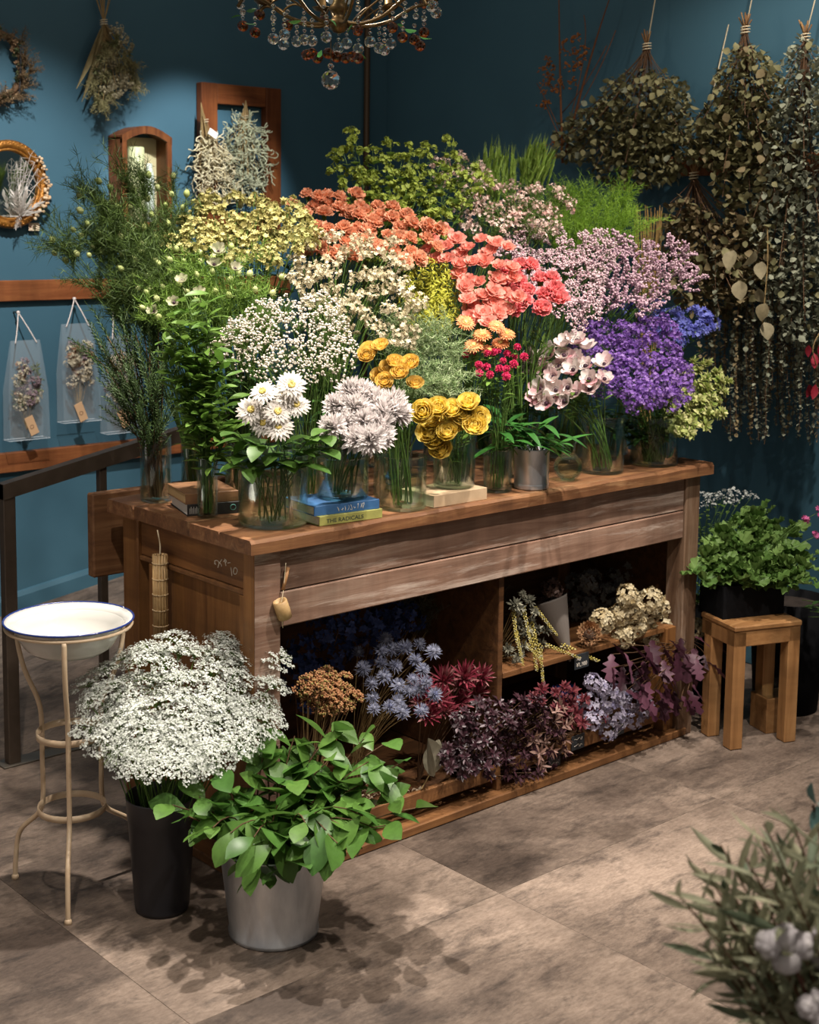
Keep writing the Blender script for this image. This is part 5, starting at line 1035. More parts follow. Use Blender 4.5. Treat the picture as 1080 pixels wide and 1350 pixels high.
# ================================================================ BACK WALL
def hexa(lo, hi): return lo, hi
M_tag = plain('price_paper', 'cbb59a', 0.8, c2='d2bea4'); M_tagred = plain('tag_red', '9a3a2c', 0.7)
def paper_tag(parent, P, w=0.042, h=0.028, tilt=0.0, normal='y', mat=None, stamp=True):
    """hanging card, child of parent; P world"""
    o = A_(parent.location); R = rotz(0)
    if normal == 'y': R = np.stack([[math.cos(tilt), 0, math.sin(tilt)], [0, 1, 0], [-math.sin(tilt), 0, math.cos(tilt)]], 1)
    t = MB().box((-w/2, -0.0008, -h/2), (w/2, 0.0008, h/2), 0.0004, R).build('price_tag', mat or M_tag, parent, loc=P-o)
    if stamp: MB().lathe([(0.0, 0), (0.004, 0)], 12, R@A_([-w/2+0.007, -0.0014, 0]), np.stack([[1, 0, 0], [0, 0, 1], [0, -1, 0]], 1)).build('eyelet', M_tagred, t)
    return t
# wooden door frame hung on the wall
M_frame = wood('frame_wood_z', ['5a2c14', '74401f', '874f28'], 'z', 0.9, 0.5); M_framex = wood('frame_wood_x', ['5a2c14', '74401f', '874f28'], 'x', 0.9, 0.5)
a = at(266, 108, 1, YA-0.045); b = at(371, 115, 1, YA-0.045); bw = at(287, 108, 1, YA-0.045)[0]-a[0]; zt_ = a[2]; zb_ = zt_-0.62; xr = b[0]
fr = thing('picture_frame', 'empty brown wooden frame hanging on the back wall', 'frame', ((a[0]+xr)/2, YA-0.045, zb_)); ox, oz = fr.location[0], zb_
for x0, x1 in ((a[0], a[0]+bw), (xr-bw, xr)): MB().box((x0-ox, 0, 0), (x1-ox, 0.04, zt_-oz), 0.002).build('stile', M_frame, fr)
for z0, z1_ in ((zt_-oz-bw*1.05, zt_-oz), (0, bw*1.1)): MB().box((a[0]+bw-ox+0.001, 0.003, z0), (xr-bw-ox-0.001, 0.037, z1_), 0.002).build('rail', M_framex, fr)
# two dried moss bunches hanging on it
def f_curl(mb, k):
    p = A_([0.0, 0, 0]); pts = [p]; d = rdir()
    for i in range(6): d = unit(d+rdir()*0.9+A_([0, 0, -0.15])); p = p+d*0.012; pts.append(p)
    mb.tube(spline(pts, 3), 0.0022, 4)
def moss(label, tx, ty, regs, y, n, mat, tie_px):
    top = at(tx, ty, 1, y); r = thing('dried_moss_bunch', label, 'dried bunch', top); ms = []
    for k in range(5):
        mb = MB()
        for q in range(9):
            m2 = MB(); f_curl(m2, q); [mb.add((V_, [])) for V_ in ()]
            off = rdir()*0.022; V_ = np.concatenate(m2.V); mb.add((V_, m2.F if len(m2.V) == 1 else m2.F), off)
        ms.append(mb.mesh('curled_twigs', mat, True))
    sb = MB()
    for px, py, h in scatter(regs, n):
        P = at(px, py, 1, y+U(-0.03, 0.02)); put('curled_twigs', rnd.choice(ms), r, P-top, basis(rdir(), U(0, 6)), U(0.8, 1.15)); sb.tube(bez((0, 0, 0), (P-top)*A_([0.15, 0.5, 0.5]), P-top, 6), 0.0014, 4, False)
    sb.build('stems', M_dryst, r, True)
    an_ = np.linspace(0, 12.6, 25); T = at(*tie_px, 1, y)-top; MB().tube(np.stack([T[0]+0.012*np.cos(an_), T[1]+0.012*np.sin(an_), T[2]+np.linspace(-.01, .01, 25)], 1), 0.0016, 4).build('twine', MATS['linen_cord'], r, True)
    return r
m1 = moss('cream dried bunch with white tag hanging left in the wooden frame', 265, 135, [(282, 225, 22, 38), (275, 200, 14, 16), (290, 250, 20, 16), (266, 230, 8, 18)], YA-0.085, 34, petal('cream_moss', 'd0c29a', 'e0d6b4', 0.1, 0.8), (271, 160))
paper_tag(m1, at(281, 176, 1, YA-0.14), 0.045, 0.026, -0.5, mat=plain('white_tag', 'e6e2da', 0.7), stamp=False)
moss('grey green dried bunch hanging inside the wooden frame', 324, 132, [(325, 195, 26, 30), (322, 165, 12, 18), (322, 235, 24, 30), (338, 225, 14, 30)], YA-0.075, 42, petal('green_moss', '969a7c', 'b8ba9c', 0.1, 0.8), (324, 155))
# arched wall cabinet with a candle
fx0 = 1.056; fy = YA-0.105; fx1 = at(226, 200, 1, fy)[0]; ztop = at(192, 166, 1, fy)[2]; zsh = at(160, 178, 1, fy)[2]; zbt = zsh-0.36; wb = fx1-fx0
wc = thing('arched_wall_cabinet', 'arched wooden wall cabinet with glass front on the back wall', 'cabinet', (fx0, fy, zbt)); h1 = zsh-zbt; dp = YA-0.002-fy; M_cab = wood('cabinet_wood', ['4e2812', '6e3f20', '86542e'], 'z', 1.2, 0.45)
MB().box((0, 0.004, 0), (0.012, dp, h1-0.006), 0.001).build('side', M_cab, wc); MB().box((wb-0.012, 0.004, 0), (wb, dp, h1-0.006), 0.001).build('side', M_cab, wc); MB().box((0, 0.004, -0.014), (wb, dp, 0), 0.001).build('base', M_cab, wc)
MB().box((0.012, dp-0.008, 0), (wb-0.012, dp, h1), 0).build('back', plain('cabinet_lining', 'cdb692', 0.8), wc)
def arch(r_in, y0, y1):
    mb = MB(); n = 16; V = []
    rise = ztop-zsh
    for i in range(n+1):
        t = i/n; x = wb*t; z = h1+rise*math.sin(math.pi*t); V += [(x, y0, z), (x, y1, z), (x, y1, z-r_in), (x, y0, z-r_in)]
    F = [[i*4+a, i*4+(a+1) % 4, i*4+4+(a+1) % 4, i*4+4+a] for i in range(n) for a in range(4)]
    mb.add((A_(V), [A_(F), A_([[0, 3, 2, 1]]), A_([[n*4, n*4+1, n*4+2, n*4+3]])])); return mb
arch(0.014, 0.011, dp).build('arched_top', M_cab, wc)
fd = arch(0.030, -0.006, 0.010).build('door_rail', M_cab, wc)
for x0, x1 in ((0, 0.022), (wb-0.022, wb)): MB().box((x0, -0.005, 0), (x1, 0.009, h1-0.012), 0.001).build('door_stile', M_cab, wc)
MB().box((0.022, -0.006, 0), (wb-0.022, 0.010, 0.022), 0.001).build('door_rail', M_cab, wc)
MB().box((0.022, 0.001, 0.022), (wb-0.022, 0.003, h1+0.006), 0).build('glass_pane', M_glass, wc)
ca = thing('pillar_candle', 'cream pillar candle inside the arched cabinet', 'candle', (fx0+wb*0.42, fy+0.055, zbt+0.001)); ch = atz((ca.location[0], ca.location[1]), 194)-zbt
MB().lathe([(0, 0.0), (0.034, 0.0), (0.0345, ch-0.004), (0.031, ch), (0.012, ch-0.003), (0, ch-0.003)], 32).build('wax', plain('candle_wax', 'd6cba0', 0.5), ca, True); MB().tube([(0, 0, ch-0.004), (0.001, 0, ch+0.008)], 0.001, 5).build('wick', plain('wick', '3a342c', 0.9), ca, True)
bt = thing('white_bottle', 'small white bottle beside the candle in the cabinet', 'bottle', (fx0+wb*0.68, fy+0.05, zbt+0.001)); bh = atz((bt.location[0], bt.location[1]), 216)-zbt
MB().lathe([(0, 0), (0.020, 0), (0.021, bh*0.75), (0.017, bh*0.86), (0.012, bh*0.93), (0.012, bh), (0, bh)], 24).build('body', plain('white_ceramic', 'd8d4cf', 0.35), bt, True)
# oval gilt mirror with white dried spray
mc = at(12, 243, 1, YA-0.03); mz = at(12, 184, 1, YA-0.03)[2]-mc[2]; mx = at(62, 243, 1, YA-0.03)[0]-mc[0]
mr = thing('oval_mirror', 'oval gilt framed mirror with white dried flowers on the back wall', 'mirror', mc); M_gilt = plain('gilt', 'a8722e', 0.38, 0.6, c2='7c4e1c', scale=70, bump=0.5)
an2 = np.linspace(0, 2*math.pi, 73)
def oval(sx, sz, y): return np.stack([sx*np.cos(an2), np.full(73, y), sz*np.sin(an2)], 1)
fm = MB(); fm.tube(oval(mx-0.018, mz-0.018, 0.0), 0.018, 10, False); fm.tube(oval(mx-0.036, mz-0.036, -0.004), 0.006, 8, False); fm.build('gilt_frame', M_gilt, mr, True)
bd = MB()
for k in range(56): t = k*2*math.pi/56; bd.add(ICO, ((mx-0.010)*math.cos(t), -0.013, (mz-0.010)*math.sin(t)), None, 0.0065)
bd.build('frame_beads', M_gilt, mr, True)
m, nt, b_ = _new('mirror_glass'); b_.inputs['Metallic'].default_value = 1.0; b_.inputs['Roughness'].default_value = 0.03; b_.inputs['Base Color'].default_value = (0.75, 0.8, 0.78, 1)
V = np.concatenate([[[0, 0.004, 0]], oval(mx-0.03, mz-0.03, 0.004)[:-1]]); MB().add((V, [A_([[0, i+1, (i+1) % 72+1] for i in range(72)])])).build('mirror_plate', m, mr)
FE = variants(3, lambda mb, k: [mb.add(T_leaf(0.03*U(.7, 1.1), 0.009, -0.3, 0.2, 3), (0, 0, 0.075*i/14), ydirup([math.cos(math.pi*i), 0.35*math.sin(i), 0.6+0.05*i])) for i in range(15)], 'feather', petal('white_feather', 'dcd6cf', 'c8beb4', 0.3))
sp0 = at(26, 285, 1, YA-0.06)
ws = thing('white_dried_spray', 'white dried feathery spray tucked at the mirror bottom', 'dried spray', sp0)
for (x, y) in ((18, 252), (24, 246), (36, 250), (42, 262), (55, 266), (52, 278), (30, 258), (20, 302), (14, 285), (40, 275), (26, 300)):
    q = at(x, y, 1, YA-0.07)-sp0; put('feather', rnd.choice(FE), ws, (0, 0, 0), basis(q, U(-0.4, 0.4)), np.linalg.norm(q)/0.09)
sb = MB()
for (x, y) in ((22, 215), (28, 208), (40, 205), (46, 214), (50, 222), (34, 212), (56, 235)):
    q = at(x, y, 1, YA-0.065)-sp0; pa = bez((0, 0, 0), q*A_([0.3, 0.6, 0.6]), q, 6); sb.tube(pa, 0.0012, 4, False)
    for k in range(3, 6):
        for j in range(3): sb.tube([pa[k], pa[k]+rdir()*0.03], [0.001, 0.0005], 4, False)
sb.build('twigs', MATS['white_feather'], ws, True)
BB = MB()
for k in range(60): t = U(-0.9, 0.75); BB.add(ICO, (mc-sp0)+A_([(mx-0.012)*math.cos(t), -0.03+U(-.012, .006), (mz-0.014)*math.sin(t)])+rdir()*0.01, None, U(0.004, 0.008))
BB.build('small_dried_buds', petal('blush_bud', 'c29c74', 'dcc4a4', 0.1), ws, True)
paper_tag(mr, at(45, 299, 1, YA-0.02), 0.045, 0.03)
# hanging dried bouquet and wreath
hb = at(137, 30, 1, YA-0.07)
FB = [variants(2, f_fern(8, 0.10, 0.05, 0.022, 0.0022), 'plume', petal('dry_olive', '7a7650', '989066', 0.15, 0.7)), variants(2, f_spray(20, 0.06, 0.03, STAR5, 0.007, 3, 0.008), 'plume', petal('dry_cream', 'a0967a', 'bcb292', 0.15, 0.7)), variants(2, f_rosette(18, 0.03, 0.008, 0.2, -0.2, 1.3), 'plume', petal('dry_green', '5e6444', '7e8058', 0.15, 0.7))]
dr = thing('dried_bouquet', 'olive and cream dried bouquet hanging upside down on the wall', 'bouquet', hb); sb = MB()
for px, py, h in scatter([(150, 75, 22, 36), (140, 105, 20, 24), (160, 95, 18, 22), (134, 125, 10, 10)], 60):
    P = at(px, py, 1, YA-0.11+U(-0.05, 0.02))-hb; put('plume', rnd.choice(rnd.choice(FB)), dr, P, basis(unit(P+rdir()*0.05), U(0, 6)), U(0.7, 1.0)); sb.tube(bez((0, 0, 0), P*A_([0.2, 0.6, 0.5]), P, 5), 0.0012, 4, False)
for k in range(12): sb.tube([(0, 0, 0), at(137+U(-14, 12), -12, 1, YA-0.05)-hb], 0.0018, 4, False)
sb.build('stems', M_dryst, dr, True)
for (x0, x1, y1) in ((130, 112, 135), (124, 104, 118), (136, 118, 108)): q = at(x1, y1, 1, YA-0.09)-hb; MB().add(T_leaf(1, 0.10, 0.1, 0.3, 7, 0.7), (0, 0, 0), ydir(q, 1.57), np.linalg.norm(q)).build('long_leaf', petal('straw_leaf', '8f8058', 'a3946c', 0.15, 0.7), dr, True)
an_ = np.linspace(0, 18, 30); MB().tube(np.stack([0.014*np.cos(an_), 0.014*np.sin(an_), np.linspace(-.012, .012, 30)], 1), 0.002, 4).build('twine', MATS['linen_cord'], dr, True)
paper_tag(dr, at(178, 112, 1, YA-0.02), 0.048, 0.030)
wp = at(-12, 85, 1, YA-0.04); wr = thing('dried_wreath', 'dried leaf wreath at the left edge of the back wall', 'wreath', wp); wrr = 0.125
MB().tube(np.stack([wrr*np.cos(an2), np.zeros(73), wrr*np.sin(an2)], 1), 0.012, 6, False).build('ring', M_brst, wr, True)
WB = [variants(2, f_fern(8, 0.10, 0.05, 0.022, 0.0022), 'plume', petal('wreath_brown', '5c4a34', '766044', 0.15, 0.7)), variants(2, f_rosette(18, 0.03, 0.010, 0.2, -0.2, 1.3), 'plume', petal('wreath_green', '3f4a32', '58603e', 0.15, 0.7)), variants(2, f_rosette(14, 0.026, 0.012, 0.3, -0.2, 1.3), 'plume', petal('wreath_tan', '806248', '967a5c', 0.15, 0.7))]
for k in range(110): t = k*2*math.pi/110+U(-.1, .1); P = A_([wrr*math.cos(t), -0.01, wrr*math.sin(t)])+rdir()*0.022; put('plume', rnd.choice(WB[k % 3]), wr, P, basis(unit(A_([-math.sin(t), -0.6, math.cos(t)])+rdir()*0.6), U(0, 6)), U(0.5, 0.75))
q = at(27, 62, 1, YA-0.07)-wp; q2 = at(25, 128, 1, YA-0.05)-wp; MB().tube(spline([q, (q+q2)/2+A_([0.004, 0, 0]), q2]), 0.004, 5).build('ribbon', plain('black_ribbon', '1c1b1d', 0.6), wr, True)
paper_tag(wr, at(16, 124, 1, YA-0.03), 0.045, 0.032)
# clear bags with dried posies
M_film = glass('clear_film', (0.86, 0.89, 0.92), 1.6, 0.12); M_cord = plain('white_cord', 'd2c6bf', 0.8)
def m_milky():
    m, nt, bs = _new('milky_film'); out = nt.nodes['Material Output']; t = _n(nt, 'ShaderNodeBsdfTransparent'); mx_ = _n(nt, 'ShaderNodeMixShader'); mx_.inputs[0].default_value = 0.10
    bs.inputs['Base Color'].default_value = srgb('dfe6ea'); bs.inputs['Roughness'].default_value = 0.25; nt.links.new(t.outputs[0], mx_.inputs[1]); nt.links.new(bs.outputs[0], mx_.inputs[2]); nt.links.new(mx_.outputs[0], out.inputs['Surface']); return m
M_film = m_milky()
PSY = [variants(2, f_spray(18, 0.05, 0.03, STAR5, 0.006, 3, 0.008), 'dried_flowers', petal('posy_cream', 'b4a88e', 'cabda4', 0.15, 0.8)), variants(2, f_spray(14, 0.04, 0.03, STAR5, 0.008, 3, 0.008), 'dried_flowers', petal('posy_mauve', '7e6a70', '9a8488', 0.15, 0.8)), variants(2, f_hydr(30, 0.018, 0.008), 'dried_flowers', petal('posy_rust', '8a6248', 'a88468', 0.15, 0.8)), variants(2, f_rosette(12, 0.03, 0.007), 'dried_flowers', petal('posy_green', '4e5a3e', '6a7252', 0.15, 0.8))]
YB = YA-0.07
for nm, tl, tr, ty, bl, br, by, kx, ky, tagp, wh in (('left', 14, 52, 449, 9, 62, 576, 24, 412, (42, 561), 0), ('middle', 81, 121, 427, 80, 129, 553, 98, 394, (107, 543), 1), ('right', 143, 173, 443, 137, 186, 567, 149, 409, (163, 552), 2)):
    c = [at(tl, ty, 1, YB), at(tr, ty-1, 1, YB), at(br, by, 1, YB), at(bl, by-1, 1, YB)]; base = (c[2]+c[3])/2; base[2] = min(c[2][2], c[3][2]); zt_ = (c[0][2]+c[1][2])/2
    bg_ = thing('clear_gift_bag', 'clear plastic gift bag, '+nm+' of the three hanging on the wooden rail', 'bag', base); hw = (c[2][0]-c[3][0])/2; tw = (c[1][0]-c[0][0])/2; hh = zt_-base[2]; tx = (c[0][0]+c[1][0])/2-base[0]
    bot = [(-hw, -0.028, 0), (hw, -0.028, 0), (hw, 0.028, 0), (-hw, 0.028, 0)]; mid = [(-hw+tx*0.4, -0.024, hh*0.5), (hw*0.96+tx*0.4, -0.024, hh*0.5), (hw*0.96+tx*0.4, 0.024, hh*0.5), (-hw+tx*0.4, 0.024, hh*0.5)]; top = [(-tw+tx, -0.004, hh), (tw+tx, -0.004, hh), (tw+tx, 0.004, hh), (-tw+tx, 0.004, hh)]
    VV = A_(bot+mid+top); q4 = lambda a, b, c_, d: [[a, b, c_, d]]
    for pn, f in (('front_panel', [[0, 1, 5, 4], [4, 5, 9, 8]]), ('back_panel', [[2, 3, 7, 6], [6, 7, 11, 10]]), ('gusset', [[1, 2, 6, 5], [5, 6, 10, 9]]), ('gusset', [[3, 0, 4, 7], [7, 4, 8, 11]]), ('bag_base', [[0, 3, 2, 1]])): MB().add((VV, [A_(f)])).build(pn, M_film, bg_)
    MB().tube([VV[0], VV[1], VV[2], VV[3], VV[0]], 0.0012, 4).build('base_seam', plain('seam', 'b8c4cc', 0.3), bg_)
    K = at(kx, ky, 1, YA-0.04)-base
    for e in (VV[8], VV[9]):
        e2 = A_([e[0]*0.75+tx*0.25, e[1]-0.004, e[2]-0.012]); MB().tube(spline([e2, (e2+K)/2+A_([0.0, -0.004, 0]), K]), 0.0026, 5).build('handle', M_cord, bg_, True)
    MB().add(ICO, K, None, 0.008).build('knot', M_cord, bg_, True)
    tp = paper_tag(bg_, at(*tagp, 1, YB-0.034), 0.036, 0.075, 0.38, mat=plain('kraft_tag', 'c09a74', 0.8), stamp=False)
    MB().lathe([(0.006, 0), (0.0085, 0), (0.0085, 0.0002), (0.006, 0.0002)], 14, (0, -0.0012, -0.005), np.stack([[1, 0, 0], [0, 0, 1], [0, -1, 0]], 1)).build('printed_emblem', plain('tag_print', '7a5a40', 0.8), tp)
    po_ = thing('dried_posy', 'small dried flower posy inside the '+nm+' clear bag', 'bouquet', base+A_([tx*0.3, 0.0, 0.03])); sb = MB()
    for k in range(34):
        P = A_([U(-hw*0.62, hw*0.55), U(-0.014, 0.014), hh*U(0.28, 0.72)]); put('dried_flowers', rnd.choice(PSY[rnd.choices((0, 1, 2, 3), ((3, 3, 1, 2), (5, 1, 2, 1), (4, 1, 1, 3))[wh])[0]]), po_, P, basis(unit(A_([U(-1, 1), -1, U(0, 1)])), U(0, 6)), U(0.75, 1.15)); sb.tube([(0, 0, 0), P], 0.0008, 4, False)
    sb.build('stems', M_dryst, po_, True)
    kn = tag(MB().lathe([(0, 0), (0.003, 0), (0.003, 0.03), (0.007, 0.034), (0.005, 0.04), (0, 0.04)], 12, base+K+A_([0, 0.038, 0.0]), np.stack([[1, 0, 0], [0, 0, 1], [0, -1, 0]], 1)).build('wall_peg', plain('peg_metal', '6a6660', 0.4, 0.6), smooth=True), 'small metal wall peg holding the '+nm+' clear bag', 'peg')
# ================================================================ RIGHT WALL: HANGING EUCALYPTUS
M_eu = [petal('euc_olive', '6e6c4a', '8e8862', 0.25, 0.7), petal('euc_grey', '7a7e6c', '9a9d86', 0.25, 0.7), petal('euc_tan', '786a4c', '968664', 0.25, 0.7)]
EUM = [variants(3, f_leaf(0.034, 0.028, 0.35, 0.1, 5, 0.85), 'leaf', m_) for m_ in M_eu]
def f_euc(w, h, n, l):
    def fn(mb, k):
        for i in range(n): mb.add(T_leaf(l, l*0.8, 0.35, 0.1, 4, 0.85), A_([U(-w, w), U(-w, w), U(-h, h)]), ydirup(rdir()), U(0.6, 1.2))
    return fn
def euc(name, label, top, regs, nl, nm, mats, x=2.33, dx=0.09, sc_=1.0):
    T = at(*top, 0, x+0.05); r = thing(name, label, 'dried bunch', T); sb = MB(); mm = MB(); mat = mats[0]
    for k, (px, py, h) in enumerate(scatter(regs, 40)):
        P = at(px, py, 0, x+U(-dx, dx*0.6))-T; sb.tube(bez((U(-.008, .008), U(-.008, .008), 0), P*A_([0.3, 0.25, 0.45]), P, 6), 0.0017, 4, False)
    sb.build('stems', M_brst, r, True)
    for px, py, h in scatter(regs, nl):
        P = at(px, py, 0, x+U(-dx, dx))-T; q = unit(A_([U(-.8, .5), U(-.8, .8), U(-1.1, .5)])); put('leaf', rnd.choice(EUM[rnd.choice(mats)]), r, P, ydir(q, U(0, 6.28)), sc_*U(0.65, 1.1))
    wt = [q[2]*q[3] for q in regs]
    for k in range(nm):
        q = rnd.choices(regs, wt)[0]; a_ = U(0, 6.28); s_ = math.sqrt(U(0, 1)); P = at(q[0]+q[2]*s_*math.cos(a_), q[1]+q[3]*s_*math.sin(a_), 0, x+U(-dx*0.6, dx*1.5))-T; mm.add(T_leaf(0.03, 0.024, 0.35, 0.1, 4, 0.85), P, ydirup(rdir()), sc_*U(0.6, 1.05))
    tag(mm.build('inner_leaves', M_eu[mat], r, True), 'dense inner leaves of the bunch', kind='stuff')
    e = A_([XB-0.004, T[1]+0.01, T[2]+0.55])-T; MB().tube([(0, 0, 0), e], 0.0022, 5).build('hanging_cord', MATS['linen_cord'], r, True)
    an_ = np.linspace(0, 18, 30); MB().tube(np.stack([0.016*np.cos(an_), 0.016*np.sin(an_), np.linspace(-.014, .014, 30)], 1), 0.0024, 4).build('twine', MATS['linen_cord'], r, True)
    st_ = MB()
    for k in range(9): e = at(top[0]+U(-9, 9), top[1]-U(14, 24), 0, x+0.05+U(-.02, .02))-T; st_.tube([(0, 0, 0), e], 0.0026, 5)
    st_.build('stem_ends', MATS['linen_cord'] if False else petal('cut_stems', '6a4a2c', '8a6a44', 0, 0.8), r, True)
    return r
euc('eucalyptus_bunch', 'round leaved dried eucalyptus bunch tied with tan twine, upper left', (853, 62), [(845, 150, 58, 62), (800, 175, 52, 44), (860, 200, 52, 40), (765, 185, 36, 30), (885, 150, 30, 50), (840, 225, 60, 26)], 280, 2600, (0, 0, 1))
euc('eucalyptus_bunch', 'olive dried eucalyptus bunch hanging right of the twine tied one', (983, 40), [(985, 120, 44, 60), (970, 180, 60, 50), (1000, 240, 60, 60), (940, 190, 36, 34)], 280, 2600, (0, 2, 0), 2.30)
euc('eucalyptus_bunch', 'brownish dried eucalyptus bunch hanging below the wooden rail', (915, 232), [(915, 320, 42, 50), (940, 370, 56, 46), (980, 340, 44, 60), (900, 290, 26, 30)], 260, 2200, (2, 0, 0), 2.28)
euc('eucalyptus_garland', 'thick grey green eucalyptus garland hanging at the right edge', (1062, 50), [(1058, 120, 32, 70), (1050, 200, 42, 80), (1040, 300, 48, 90), (1062, 380, 40, 80)], 290, 3000, (1, 1, 0), 2.25, 0.08, 0.85)
# long hanging strands
_sf, _sp = [], []
for k in range(84):
    px = U(930, 1085); y0 = U(300, 420); y1 = U(490, 590) if px > 955 else U(430, 540); x = 2.30+U(-0.08, 0.12)
    T = at(px, y0, 0, x); Bm = at(px+U(-8, 8), y1, 0, x); r = thing('eucalyptus_strand', 'thin strand of small grey eucalyptus leaves trailing down the right wall', 'dried strand', T, 'trailing eucalyptus strands'); _sf.append(r); _sp.append((px, y1))
    v = Bm-T; pa = bez((0, 0, 0), v*0.5+rdir()*0.03, v, 9); MB().tube(pa, 0.0012, 4, False).build('stem', M_brst, r, True); mm = MB(); n = int(np.linalg.norm(v)/0.009)
    for i in range(n):
        t = i/n*8; i0 = min(7, int(t)); p = pa[i0]+(pa[i0+1]-pa[i0])*(t-i0); mm.add(T_leaf(0.022, 0.020, 0.3, 0.1, 3, 0.85), p, ydirup(unit(rdir()+A_([0, 0, -0.4]))), U(0.6, 1.2)*(1-0.35*i/n))
    mm.build('leaves', M_eu[1 if k % 5 else 2], r, True)
singled(_sf, _sp, 'thin trailing strand of small eucalyptus leaves on the right wall')
# honesty-like large pale leaves
LGE = variants(2, f_leaf(0.075, 0.06, 0.3, 0.2, 6, 0.85), 'leaf', petal('pale_tan_leaf', '8a7e60', 'a2977a', 0.25, 0.7))
pl = thing('pale_leaf_spray', 'large pale tan dried leaves hanging among the eucalyptus', 'dried leaves', at(1012, 300, 0, 2.2)); o = A_(pl.location)
for (x, y) in ((1005, 345), (1000, 380), (975, 370), (1010, 400), (1008, 425), (968, 330), (995, 330)): P = at(x, y, 0, 2.17+U(-.03, .03))-o; put('leaf', rnd.choice(LGE), pl, P, ydir(unit([U(-.5, .3), U(-.5, .5), -1]), U(0, 6)), U(0.7, 1.0))
MB().tube(spline([(0, 0, 0), at(1012, 350, 0, 2.19)-o, at(1005, 430, 0, 2.18)-o]), 0.002, 5).build('stem', M_dryst, pl, True)
# rust red berry branch at the upper middle
RB = variants(2, f_spray(10, 0.05, 0.03, OCT, 0.0042, 4, 0.008), 'berries', petal('rust_berry', '9a5a2c', 'b8763c', 0.1, 0.7)); rb0 = at(742, 215, 0, 2.40)
rb = thing('rust_berry_branch', 'bare branch with rust red berries against the right wall', 'branch', rb0); sb = MB()
MBt = [((742, 215), (738, 100), (737, -10)), ((745, 205), (775, 80), (806, -8)), ((742, 180), (720, 130), (708, 110)), ((748, 170), (780, 60), (770, 20)), ((740, 150), (770, 120), (800, 60)), ((742, 190), (728, 160), (716, 130)), ((752, 160), (790, 100), (812, 40))]
for a_, b_, c_ in MBt: sb.tube(bez(at(*a_, 0, 2.40)-rb0, at(*b_, 0, 2.36)-rb0, at(*c_, 0, 2.40)-rb0, 10), [0.006, .0056, .005, .0048, .0045, .004, .0036, .003, .0026, .002] if c_[1] < 0 else 0.0018, 5)
sb.build('twigs', petal('rust_twig', '6a4026', '7e5030', 0, 0.7), rb, True)
for px, py, h in scatter([(722, 115, 14, 36), (748, 90, 16, 26), (728, 190, 14, 12), (760, 70, 16, 20)], 26): put('berries', rnd.choice(RB), rb, at(px, py, 0, 2.38+U(-.04, .04))-rb0, basis(rdir()), U(0.6, 1.0))
# red dried flower at the right edge
rf = thing('red_dried_flower', 'crimson dried flower head at the right edge among the eucalyptus', 'dried flower', at(1080, 440, 0, 2.10)); o = A_(rf.location); RL = variants(2, f_leaf(0.06, 0.03, 0.3, 0.2, 5), 'petal', petal('crimson', '7e1828', '9c2a3a', 0.2))
for k in range(12): P = at(U(1066, 1095), U(450, 520), 0, 2.10+U(-.03, .03))-o; put('petal', rnd.choice(RL), rf, P, ydir(unit([U(-.5, .5), U(-.5, .5), -1]), U(0, 6)), U(0.7, 1.1))
MB().tube(spline([(0, 0, -0.12), (0, 0, 0), A_([XB-0.006, 0.0, 0.25])-A_([o[0], 0, 0])]), 0.002, 5).build('stem', M_dryst, rf, True)
# straw sheaf behind the fern
ss = at(858, 335, 1, 0.60); sh = thing('straw_sheaf', 'small upright straw sheaf behind the asparagus fern', 'dried bunch', A_([ss[0], ss[1], H])); o = A_(sh.location); sb = MB()
for k in range(46): e = at(858+U(-22, 16), U(268, 300), 1, 0.60+U(-.03, .03))-o; sb.tube([A_([U(-.02, .02), U(-.02, .02), 0.0]), e], 0.0016, 4, False)
sb.build('straws', petal('straw', '9a7a48', 'b8985e', 0.1, 0.7), sh, True)
# ================================================================ CHANDELIER
CD = 4.02; cc = atd(447, 30, CD); chd = thing('crystal_chandelier', 'bronze chandelier with clear and amber crystal drops above the flowers', 'chandelier', cc); co = A_(cc)
M_brz = plain('aged_bronze', '6a5534', 0.42, 0.7, c2='4a3a22'); M_cry = crystal('crystal', 'fbf6ee', 1.52); M_amb = crystal('amber_crystal', 'b4541e', 1.5); M_gleaf = petal('glass_leaf', '3a7038', '4c8446', 0.15, 0.2, 0.5)
MB().lathe([(0, -0.030), (0.016, -0.026), (0.028, -0.010), (0.030, 0.004), (0.022, 0.010), (0.014, 0.022), (0.022, 0.030), (0.030, 0.040), (0.018, 0.055), (0.012, 0.09), (0.020, 0.11), (0.012, 0.14), (0.012, 0.5)], 24).build('column', M_brz, chd, True)
MB().lathe([(0.012, 0.045), (0.034, 0.055), (0.046, 0.075), (0.049, 0.10)], 24).build('glass_cup', M_glass, chd, True)
NA = 8
for sgn in (-1, 1):
    pl_ = bpy.data.lights.new('chandelier_bulb', 'POINT'); pl_.energy = 3; pl_.shadow_soft_size = 0.012; pl_.color = (1.0, 0.86, 0.68); lo_ = bpy.data.objects.new('chandelier_bulb', pl_); COL.objects.link(lo_); lo_.parent = chd; lo_.location = (0.2*sgn, 0.12, 0.20)
